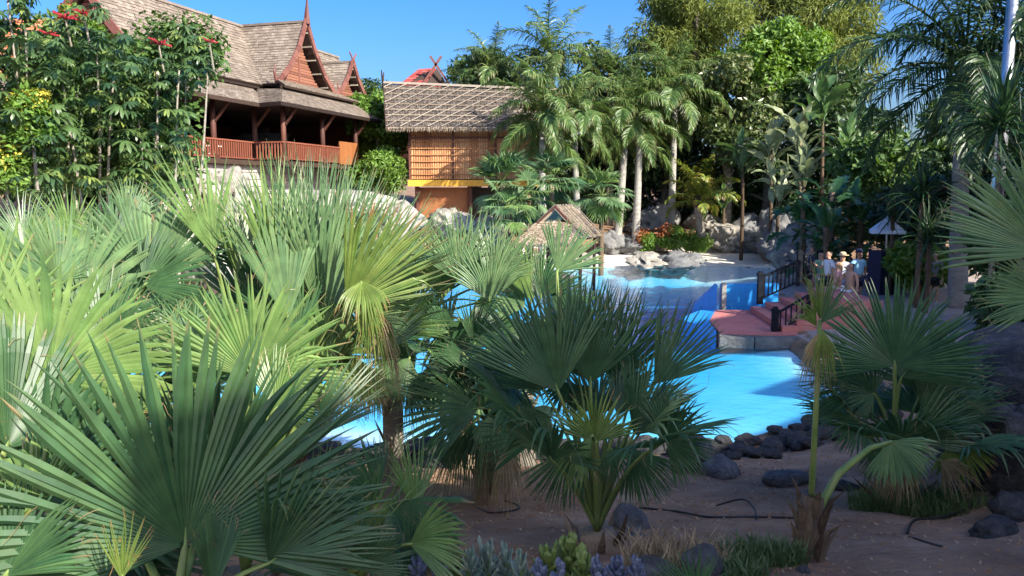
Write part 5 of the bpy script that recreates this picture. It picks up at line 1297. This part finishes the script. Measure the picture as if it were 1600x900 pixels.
D2 = FanPalm('D2', 'fan palm whose upright leaves stand before the posts of the small thatched shelter', gp(.15, 9.6), 1.5, trunk=.12, bark=M_bark)
for (hx, hy, tx, ty, sp, m_, ro) in [(800, 455, 790, 350, 110, 'b', 10), (845, 465, 862, 375, 120, 'g', -10), (820, 480, 740, 430, 120, 'b', 15), (870, 490, 925, 430, 120, 'g', 0), (830, 470, 825, 360, 100, 'l', 40), (850, 500, 905, 540, 140, 'g', 0), (805, 500, 760, 560, 140, 'g', 10), (835, 505, 838, 590, 120, 'b', 0)]:
    D2.px(hx, hy, 8.9, tx, ty, 8.9, sp, m_, ro, nseg=28, split=.5, hang=.2, droop=.1, threads=20)

# more leaves in the thick of the foreground
for a in [(715, 440, 7.4, 700, 320, 7.4, 100, 'b', 15), (670, 450, 7.5, 655, 350, 7.5, 110, 'l', -10), (765, 470, 7.3, 760, 360, 7.3, 110, 'b', 0), (700, 520, 7.5, 640, 460, 7.5, 120, 'g', 10), (740, 540, 7.4, 790, 470, 7.3, 120, 'g', 0), (680, 560, 7.6, 720, 650, 7.4, 130, 'g', 0), (640, 560, 7.7, 590, 640, 7.5, 120, 'b', 20), (730, 560, 7.4, 660, 560, 7.3, 110, 'g', 30)]:
    D.px(*a, nseg=30, split=.5, hang=.25, droop=.15, threads=24, pr=.012)
for a in [(850, 610, 5.3, 770, 480, 5.4, 110, 'g', 10), (905, 590, 5.35, 880, 420, 5.5, 90, 'g', -20), (960, 600, 5.3, 1000, 440, 5.4, 85, 'g', 10), (990, 680, 5.0, 1070, 560, 5.1, 90, 'g', 15), (850, 680, 5.2, 740, 650, 5.3, 110, 'g', 20), (890, 700, 4.9, 850, 800, 4.9, 80, 'g', 0), (985, 700, 4.9, 1040, 790, 4.8, 90, 'g', 10)]:
    Fp.px(*a, nseg=36, split=.58, hang=.15, droop=.1, pr=.012)
for a in [(590, 560, 5.6, 600, 420, 5.7, 110, 'b', 20), (520, 560, 5.2, 470, 420, 5.3, 110, 'l', 20), (610, 520, 5.8, 690, 440, 5.8, 100, 'l', -10), (460, 540, 5.0, 380, 420, 5.1, 120, 'g', 10), (560, 560, 5.3, 540, 660, 5.0, 110, 'y', 10)]:
    C_.px(*a, nseg=32, split=.5, hang=.2, droop=.1, threads=20)
for a in [(800, 660, 6.7, 850, 760, 6.4, 90, 'b', 0), (720, 680, 6.7, 680, 790, 6.5, 80, 'g', 0), (790, 700, 6.5, 800, 810, 6.3, 70, 'd', 0)]:
    E.px(*a, nseg=22, split=.3, hang=.7, droop=.5, threads=20)
for a in [(560, 860, 3.4, 610, 720, 3.6, 90, 'l', 10), (640, 900, 3.2, 700, 790, 3.3, 80, 'g', 20), (480, 820, 3.5, 560, 690, 3.7, 70, 'l', 30)]:
    K_.px(*a, nseg=26, split=.5)
# ---------------------------------------------------------------- ground plants, litter, hoses
def blades(name, label, cat, cx, cy, r, n, h, m, seed, flat=1.0, parent=None):
    g = np.random.default_rng(seed); V = []; F = []; var = []
    for i in range(n):
        a = g.uniform(0, 6.28); q = r * math.sqrt(g.random()); x = cx + q * math.cos(a); y = cy + q * math.sin(a) * flat; z = gz(x, y) - .01 if i % 4 == 0 or i == 0 else z
        x2 = x + g.normal() * .02; l = h * g.uniform(.5, 1.2); ln = g.normal(size=2) * l * .45; wv = .004 * g.uniform(.7, 1.6)
        o = len(V); sx, sy = (wv, wv * .4)
        V += [(x2 - sx, y - sy, z), (x2 + sx, y + sy, z), (x2 + ln[0] * .35 + sx, y + ln[1] * .35, z + l * .6), (x2 + ln[0] * .35 - sx, y + ln[1] * .35, z + l * .6), (x2 + ln[0], y + ln[1], z + l * .95)]
        F += [(o, o + 1, o + 2, o + 3), (o + 3, o + 2, o + 4, o + 4)]; var += [g.random()] * 5
    F = [f if f[2] != f[3] else f for f in F]
    me = bpy.data.meshes.new(name); me.from_pydata([tuple(map(float, v)) for v in V], [], [tuple(dict.fromkeys(f)) for f in F])
    at = me.attributes.new('var', 'FLOAT', 'POINT'); at.data.foreach_set('value', var); me.materials.append(m); me.update()
    return tag(link(name, me), label, cat, kind='stuff')
def gpx(px, py, d): p = P(px, py, d); return p.x, p.y
x, y = gpx(1405, 790, 7.0); blades('grass', 'grass tuft round the foot of the right fan palm', 'grass', x, y - .1, .5, 900, .2, M_grass, 1, .5)
x, y = gpx(1470, 800, 6.6); blades('grass', 'grass tuft right of the right fan palm foot', 'grass', x, y, .4, 500, .16, M_grass, 2, .5)
x, y = gpx(1190, 860, 4.6); blades('grass', 'bright green grass tuft left of the fibrous palm stub', 'grass', x, y, .26, 900, .15, M_grass, 3, .5)
x, y = gpx(1140, 895, 4.15); blades('grass', 'grass tuft at the bottom edge beside the small fan leaf', 'grass', x, y, .2, 500, .14, M_grass, 4, .6)
x, y = gpx(1055, 840, 4.5); blades('straw', 'dry straw-coloured stubble beside the central palm', 'dry grass', x, y, .3, 420, .2, M_straw, 5, .6)
# leaf litter and pebbles on the soil
g = np.random.default_rng(9); lt = MB()
for i in range(2200):
    x = g.uniform(-3.5, 5.5); y = g.uniform(4.3, 10.2); z = gz(x, y); s_ = g.uniform(.008, .026); a = g.uniform(0, 3.14); tl = g.uniform(0, .5)
    c_, n_ = math.cos(a) * s_, math.sin(a) * s_
    lt.add([(x - c_, y - n_, z + .004), (x + n_ * .4, y - c_ * .4, z + .012 * tl + .006), (x + c_, y + n_, z + .006 + s_ * tl), (x - n_ * .4, y + c_ * .4, z + .006)], [(0, 1, 2, 3)], float(g.random()))
tag(lt.build('leaf_litter', M_straw), 'dry leaf scraps scattered over the reddish soil', 'leaf litter', kind='stuff')
pb = MB()
for i in range(2000):
    x = g.uniform(-3.5, 5.8); y = g.uniform(4.3, 10.4); z = gz(x, y); s_ = g.uniform(.006, .03)
    pb.add([(x - s_, y, z), (x, y - s_ * .8, z), (x + s_, y, z), (x, y + s_ * .8, z), (x + s_ * .2, y, z + s_ * .8)], [(0, 1, 4), (1, 2, 4), (2, 3, 4), (3, 0, 4)], float(g.random()))
tag(pb.build('gravel', M_dirt), 'small clods and gravel scattered on the soil', 'gravel', kind='stuff')
def hose(label, pts, r=.009):
    q = [Vector((x, y, gz(x, y) + r + dz)) for x, y, dz in pts]
    fine = []
    for i in range(len(q) - 1):
        p0, p1, p2, p3 = q[max(i - 1, 0)], q[i], q[i + 1], q[min(i + 2, len(q) - 1)]
        for k in range(6):
            t = k / 6; fine.append(.5 * ((2 * p1) + (p2 - p0) * t + (2 * p0 - 5 * p1 + 4 * p2 - p3) * t * t + (3 * p1 - p0 - 3 * p2 + p3) * t ** 3))
    fine.append(q[-1])
    tag(MB().tube(fine, r, 8).build('irrigation_hose', M_hose, None, True), label, 'hose', 'black irrigation hoses')
hose('black irrigation hose curving over the soil right of the central palm', [(*gpx(1000, 770, 6.9), 0), (*gpx(1060, 790, 6.5), 0), (*gpx(1110, 803, 6.2), 0), (*gpx(1180, 806, 6.15), 0), (*gpx(1240, 798, 6.3), 0)])
hose('short black hose arching up beside the long one', [(*gpx(1120, 760, 6.7), .02), (*gpx(1160, 770, 6.5), .1), (*gpx(1178, 795, 6.3), .04), (*gpx(1182, 812, 6.1), -.01)], .008)
hose('looped black hose round the foot of the centre palm', [(*gpx(745, 795, 7.0), 0), (*gpx(765, 806, 6.7), 0), (*gpx(800, 800, 6.8), 0), (*gpx(812, 785, 7.0), 0), (*gpx(790, 775, 7.3), 0), (*gpx(760, 778, 7.2), 0)])
hose('black hose winding through the grass at the right fan palm', [(*gpx(1520, 790, 6.6), 0), (*gpx(1470, 800, 6.3), .02), (*gpx(1430, 806, 6.1), .03), (*gpx(1418, 830, 5.6), 0)], .01)
hose('black hose lying on bare soil at the lower right', [(*gpx(1420, 845, 5.4), 0), (*gpx(1450, 862, 5.2), 0), (*gpx(1475, 875, 5.0), 0)], .007)
# succulents along the bottom edge
def fleshy(seed, m, n, l, w_, up):
    g = random.Random(seed); b = MB()
    for i in range(n):
        a = i * 2.399; e = up * (i / n) + .25; ll = l * (1.1 - .45 * i / n)
        d = Vector((math.cos(a) * math.cos(e), math.sin(a) * math.cos(e), math.sin(e)))
        b.tube([d * .01 + Vector((0, 0, .02 * i / n)), d * ll * .55, d * ll * .85 + Vector((0, 0, .008)), d * ll + Vector((0, 0, .02))], [w_ * .5, w_, w_ * .8, .002], 6, flat=.45)
    return b
def leafset(m, l, w_, k):
    out = []
    for s_ in range(3):
        b = MB().tube([(0, 0, 0), (l * .5, 0, l * .05), (l * .85, 0, l * .12), (l, 0, l * .2)], [w_ * .5, w_, w_ * .8, .002], 6, flat=.5)
        o = b.build('leaf', m); out.append(o.data); bpy.data.objects.remove(o)
    return out
ls = {'blue': leafset(M_succblue, .075, .02, 1), 'lime': leafset(M_succgreen, .11, .026, 2), 'grey': leafset(M_succ, .10, .011, 3)}
def succ(lb, px, py, d, kind, n, s_, seed, h=.05):
    g = random.Random(seed); p = P(px, py, d); z = gz(p.x, p.y)
    t = thing('succulent', lb, 'succulent', (p.x, p.y, z), 0, 'succulents along the bottom edge')
    hh = max(.03, p.z - z); MB().tube([(0, 0, -.03), (g.uniform(-.01, .01), 0, hh)], [.014, .01], 6).build('stem', M_petiole, t)
    for i in range(n):
        f = i / n; e = -(.1 + 1.15 * f)
        link('leaf', g.choice(ls[kind]), t, (g.uniform(-.01, .01), g.uniform(-.01, .01), hh * (.55 + .5 * f)), (0, e + g.uniform(-.2, .2), i * 2.399), (s_ * g.uniform(.7, 1.2),) * 3)
cols = {'blue': 'purple-blue rosette succulent', 'lime': 'pale lime fleshy succulent', 'grey': 'grey-green branching succulent'}
for i, (px, py, d, k, n_, s_, w_) in enumerate([
    (655, 893, 3.15, 'blue', 26, .9, 'at the left end of the bottom row'), (690, 890, 3.2, 'blue', 26, 1.0, 'second from the left in the bottom row'), (715, 882, 3.3, 'lime', 20, .7, 'under the striped drooping leaf'),
    (735, 885, 3.2, 'grey', 40, .8, 'left of the grey-green clump'), (762, 878, 3.3, 'grey', 46, .95, 'in the middle of the grey-green clump'), (790, 880, 3.3, 'grey', 46, .9, 'right of the grey-green clump'), (815, 888, 3.2, 'grey', 40, .8, 'at the right end of the grey-green clump'),
    (858, 875, 3.3, 'lime', 22, .8, 'left of the central palm foot'), (890, 868, 3.35, 'lime', 26, 1.05, 'largest of the lime ones before the central palm foot'), (912, 885, 3.2, 'lime', 20, .8, 'just right of the largest lime one'),
    (845, 895, 3.1, 'blue', 24, .8, 'between the grey-green clump and the lime ones'), (935, 893, 3.15, 'blue', 26, .9, 'at the foot of the central palm stalks'), (965, 890, 3.2, 'blue', 26, .95, 'right of the central palm stalks'), (995, 893, 3.2, 'blue', 24, .85, 'at the right end of the bottom row'), (875, 897, 3.05, 'blue', 24, .8, 'in front of the lime ones')]):
    succ(cols[k] + ' ' + w_, px, py, d, k, n_, s_, 700 + i)

# ---------------------------------------------------------------- people waiting by the steps
M_skin = mat('skin', (.42, .23, .15), (.5, .29, .2), 8, .5, .05, 60)
M_skin2 = mat('tanned_skin', (.3, .15, .09), (.38, .2, .13), 8, .5, .05, 60)
def fabric(n, c): return plain(n, c, .85)
M_hairb = plain('dark_hair', (.03, .02, .015), .6); M_hairl = plain('light_hair', (.35, .24, .12), .6)
cloth = dict(white=fabric('white_cloth', (.75, .75, .76)), blue=fabric('blue_cloth', (.25, .5, .65)), navy=fabric('navy_cloth', (.02, .03, .07)), pink=fabric('pink_cloth', (.7, .35, .33)), black=fabric('black_cloth', (.02, .02, .02)), straw=fabric('straw_cloth', (.5, .4, .25)), grey=fabric('grey_cloth', (.25, .26, .28)), green=fabric('green_cloth', (.15, .3, .2)))
def skin_obj(name, V, E, Rd, m, parent, levels=1):
    me = bpy.data.meshes.new(name); me.from_pydata(V, E, [])
    o = link(name, me, parent); me.materials.append(m)
    md = o.modifiers.new('Skin', 'SKIN'); md.use_smooth_shade = True
    for i, r in enumerate(Rd): me.skin_vertices[0].data[i].radius = (r, r) if not isinstance(r, tuple) else r
    me.skin_vertices[0].data[0].use_root = True
    sb = o.modifiers.new('Subdivision', 'SUBSURF'); sb.levels = levels; sb.render_levels = levels
    return o
def person(lb, px, py, d, h, face, shirt, short, hair, sk, arms, hat=None, female=False, step=.12):
    """a standing figure; px,py is the top of the head at depth d; face is the heading of the chest in degrees"""
    p = P(px, py, d); z0 = p.z - h
    t = thing('person', lb, 'person', (p.x, p.y, z0), R(face), 'people waiting by the steps')
    k = h / 1.72; V = []; E = []; Rd = []
    def v(x, y, z, r, par=None):
        V.append((x * k, y * k, z * k)); Rd.append(tuple(q * k for q in r) if isinstance(r, tuple) else r * k)
        if par is not None: E.append((par, len(V) - 1))
        return len(V) - 1
    sw = .175 if female else .195
    pel = v(0, 0, .93, (.15, .11)); w1 = v(0, .01, 1.08, (.135, .095), pel); ch = v(0, .01, 1.27, (.16, .105), w1); nk0 = v(0, 0, 1.42, (.085, .065), ch); nk = v(0, .012, 1.48, .053, nk0)
    hd0 = v(0, .025, 1.55, (.062, .075), nk); hd1 = v(0, .02, 1.63, (.076, .095), hd0); v(0, .012, 1.70, (.055, .068), hd1)
    nose = v(0, .12, 1.595, .012, hd0)
    for sg in (-1, 1):
        v(sg * .082, .0, 1.6, (.012, .018), hd1)
        hip = v(sg * .09, 0, .87, .088, pel); kn = v(sg * .1, .02 + sg * step * .3, .48, .056, hip); cf = v(sg * .1, -.005 + sg * step * .2, .33, .052, kn); an = v(sg * .1, sg * step * .5 - .02, .08, .036, cf); ft = v(sg * .105, sg * step * .5 + .09, .035, .035, an); v(sg * .105, sg * step * .5 + .16, .025, .026, ft)
        sh = v(sg * sw, 0, 1.38, .055, nk0); a = arms[0 if sg < 0 else 1]
        el = v(sg * (sw + a[0]), a[1], 1.38 + a[2], .04, sh); wr = v(sg * (sw + a[3]), a[4], 1.38 + a[5], .027, el)
        q = Vector((V[wr][0] - V[el][0], V[wr][1] - V[el][1], V[wr][2] - V[el][2])).normalized() / k
        W0 = Vector(V[wr]) / k; sd = q.cross(Vector((0, 1, .3))).normalized()
        pm = W0 + q * .06 * k * 1.0; pv = v(*pm, .03, wr)
        for fi in range(4):
            o_ = sd * (fi - 1.5) * .019; l = (.07, .085, .08, .06)[fi]
            f1 = v(*(pm + o_ + q * (.04)), .0095, pv); v(*(pm + o_ * 1.1 + q * (.04 + l) * 1.0 + Vector((0, .015, 0))), .007, f1)
        th_ = v(*(W0 + q * .035 + sd * .04), .0105, pv); v(*(W0 + q * .085 + sd * .055), .008, th_)
    skin_obj('body', V, E, Rd, sk, t)
    # shirt and shorts: their own surfaces, a little outside the body
    def sub(idx, grow, name, m):
        V2 = [V[i] for i in idx]; mp = {i: j for j, i in enumerate(idx)}
        E2 = [(mp[a], mp[b]) for a, b in E if a in mp and b in mp]
        R2 = [tuple(q * grow + .008 for q in Rd[i]) if isinstance(Rd[i], tuple) else Rd[i] * grow + .008 for i in idx]
        skin_obj(name, V2, E2, R2, m, t)
    nn = 9; per = (len(V) - nn) // 2
    hips = [nn + 1, nn + per + 1]; knees = [nn + 2, nn + per + 2]; shs = [nn + 7, nn + per + 7]; els = [nn + 8, nn + per + 8]
    # sleeves end halfway down the upper arm
    for e_, s_ in zip(els, shs): pass
    if shirt:
        Vs = [V[pel], V[w1], V[ch], V[nk0]]; Rs = [Rd[pel], Rd[w1], Rd[ch], Rd[nk0]]; Es = [(0, 1), (1, 2), (2, 3)]
        for s_, e_ in zip(shs, els):
            Vs.append(V[s_]); Rs.append(Rd[s_]); Es.append((3, len(Vs) - 1))
            Vs.append(tuple(Vector(V[s_]).lerp(Vector(V[e_]), .6))); Rs.append(Rd[e_] * 1.1); Es.append((len(Vs) - 2, len(Vs) - 1))
        skin_obj('shirt', Vs, Es, [tuple(q * 1.08 + .01 for q in r) if isinstance(r, tuple) else r * 1.12 + .01 for r in Rs], cloth[shirt], t)
    Vs = [V[pel]]; Rs = [Rd[pel]]; Es = []
    for hp_, kn_ in zip(hips, knees):
        Vs.append(V[hp_]); Rs.append(Rd[hp_]); Es.append((0, len(Vs) - 1))
        Vs.append(tuple(Vector(V[hp_]).lerp(Vector(V[kn_]), .7))); Rs.append(Rd[kn_] * 1.35); Es.append((len(Vs) - 2, len(Vs) - 1))
    skin_obj('shorts', Vs, Es, [tuple(q * 1.06 + .012 for q in r) if isinstance(r, tuple) else r * 1.1 + .012 for r in Rs], cloth[short], t)
    hb = [(0, -.03, 1.56, .08), (0, -.015, 1.65, .098), (0, -.005, 1.69, .075)] if not female else [(0, -.07, 1.38, .05), (0, -.06, 1.5, .075), (0, -.022, 1.64, .1), (0, -.005, 1.69, .075)]
    skin_obj('hair', [tuple(q * k for q in b[:3]) for b in hb], [(i, i + 1) for i in range(len(hb) - 1)], [b[3] * k for b in hb], hair, t)
    for sg in (-1, 1): MB().box((sg * .032 * k, .104 * k, 1.615 * k), (.022 * k, .012 * k, .012 * k)).build('eye', M_hairb, t)
    MB().box((0, .1 * k, 1.55 * k), (.045 * k, .012 * k, .01 * k)).build('mouth', cloth['pink'], t)
    if hat:
        ht = MB(); ht.tube([(0, 0, 1.665 * k), (0, 0, 1.675 * k)], [.19 * k if hat != 'navy' else .13 * k] * 2, 16); ht.tube([(0, 0, 1.67 * k), (0, 0, 1.74 * k), (0, 0, 1.775 * k)], [.105 * k, .1 * k, .06 * k], 14)
        ht.build('hat', cloth[hat], t, True)
    return t
dn_ = ((.05, .0, -.28, .05, .06, -.52)); up_ = ((.08, .12, -.24, .0, .3, -.12)); hp2 = ((.16, -.05, -.24, .02, .1, -.36))
person('person in a white shirt facing the pool at the top of the steps', 1296, 392, 24.6, 1.72, 100, 'white', 'navy', M_hairb, M_skin, (dn_, up_))
person('person in a white top and straw hat, second behind the railing', 1317, 396, 24.2, 1.66, 150, 'white', 'grey', M_hairl, M_skin, (up_, dn_), 'straw', True)
person('person in a pink top leaning behind the folded palm leaf', 1311, 408, 23.2, 1.62, 60, 'pink', 'white', M_hairl, M_skin, (hp2, dn_), None, True)
person('person in a light blue shirt with a dark cap', 1343, 391, 24.4, 1.76, 200, 'blue', 'navy', M_hairb, M_skin2, (dn_, hp2), 'navy')
person('bare-chested person in white shorts low on the steps', 1330, 410, 22.6, 1.72, 120, None, 'white', M_hairb, M_skin, (dn_, up_))
person('person in dark clothes at the left of the waiting group', 1270, 386, 27.0, 1.74, 80, 'navy', 'black', M_hairb, M_skin2, (up_, hp2))
person('person in a green top behind the railing in the shade', 1283, 394, 26.0, 1.65, 170, 'green', 'grey', M_hairl, M_skin, (dn_, dn_), None, True)
person('person in a white top right of the parasol', 1440, 392, 26.0, 1.72, 220, 'white', 'navy', M_hairb, M_skin2, (hp2, dn_))
person('person in a grey top far right of the waiting group', 1462, 394, 25.5, 1.7, 140, 'grey', 'black', M_hairb, M_skin, (dn_, up_))

# ---------------------------------------------------------------- trees right of and behind the photographer that shade the bed
def shade(lb, u, v, H, r, seed, n=6000):
    ca, sa = math.cos(R(SUN_AZ)), math.sin(R(SUN_AZ))
    x, y = u * ca - v * sa, u * sa + v * ca
    zb = gz(x, y); hh = H - zb
    t = thing('shade_tree', lb, 'tree', (x, y, zb), 0, 'shade trees right of the photographer')
    cl = crown_clumps((0, 0, hh * .55), (r, r, hh * .42), 46, r * .33, seed)
    link('crown', leaf_cloud('crown', cl, n, .5, M_tree, .6, seed=seed), t)
    MB().tube([(0, 0, -.3), (.1, 0, hh * .4), (0, .1, hh * .8)], [.3, .22, .08], 10).build('trunk', M_bark, t, True)
for lb, u, v, H, r in (('shade tree outside the picture at the near end of the added pale building', -.6, -8.6, 9.6, 1.8), ('shade tree outside the picture in front of the added pale building', 3.6, -7, 10.2, 2.0)):
    shade(lb, u, v, H, r, int(800 + u * 10), 3500)
# long pale building added right of the photographer, stepped to shade the bed
M_plaster = mat('pale_plaster', (.62, .58, .52), (.74, .70, .64), 2, .9, .2, 20)
bp_ = Vector((8 * math.sin(R(SUN_AZ)), -8 * math.cos(R(SUN_AZ)), 0))
bl = thing('shade_building', 'long pale plastered building added outside the picture on the right to cast shade', 'building', bp_, R(90 - SUN_AZ) - R(0))
bl.rotation_euler = (0, 0, math.atan2(math.sin(R(SUN_AZ)), math.cos(R(SUN_AZ))))
for u0, u1, H in ((.8, 8.6, 9.9), (8.6, 14.3, 9.2), (14.3, 17.4, 10.2), (17.4, 25, 13.4), (25, 30.5, 17), (30.5, 34, 13.5)):
    MB().box(((u0 + u1) / 2, -3, H / 2), (u1 - u0 - .01, 6, H)).build('wall', M_plaster, bl)
    MB().box(((u0 + u1) / 2, -3, H + .06), (u1 - u0 - .02, 6.1, .12)).build('roof', M_curb, bl)
    for z in (3.4, 6.4, 9.4):
        if z < H - 1.6:
            x = u0 + 1.2
            while x < u1 - .8: MB().box((x, .02, z), (1.0, .06, 1.4)).build('window', M_navy, bl); x += 2.2

# white building and pale paving added left of the photographer to bounce sunlight
tb = thing('bounce_building', 'tall white building added outside the picture on the left to bounce sunlight', 'building', (-13, -9, 0))
MB().box((-3, 0, 7.5), (6, 26, 15)).build('wall', M_white, tb)
MB().box((-3, 0, 15.1), (6.3, 26.3, .2)).build('roof', M_curb, tb)
for y in range(-10, 11, 4):
    for z in (5, 8.4, 11.8): MB().box((.02, y, z), (.06, 1.1, 1.5)).build('window', M_navy, tb)
tr_ = grid('bounce_terrace', np.arange(-12.5, 6, .5), np.arange(-22, 1.2, .5), lambda X, Y: GZ(X, Y) + .012, mat('pale_bounce_paving', (.5, .46, .4), (.62, .58, .52), 2, .85, .2, 20))
tag(link('bounce_terrace', tr_), kind='structure')  # unseen paving added behind the camera, pale so it throws sunlight forward
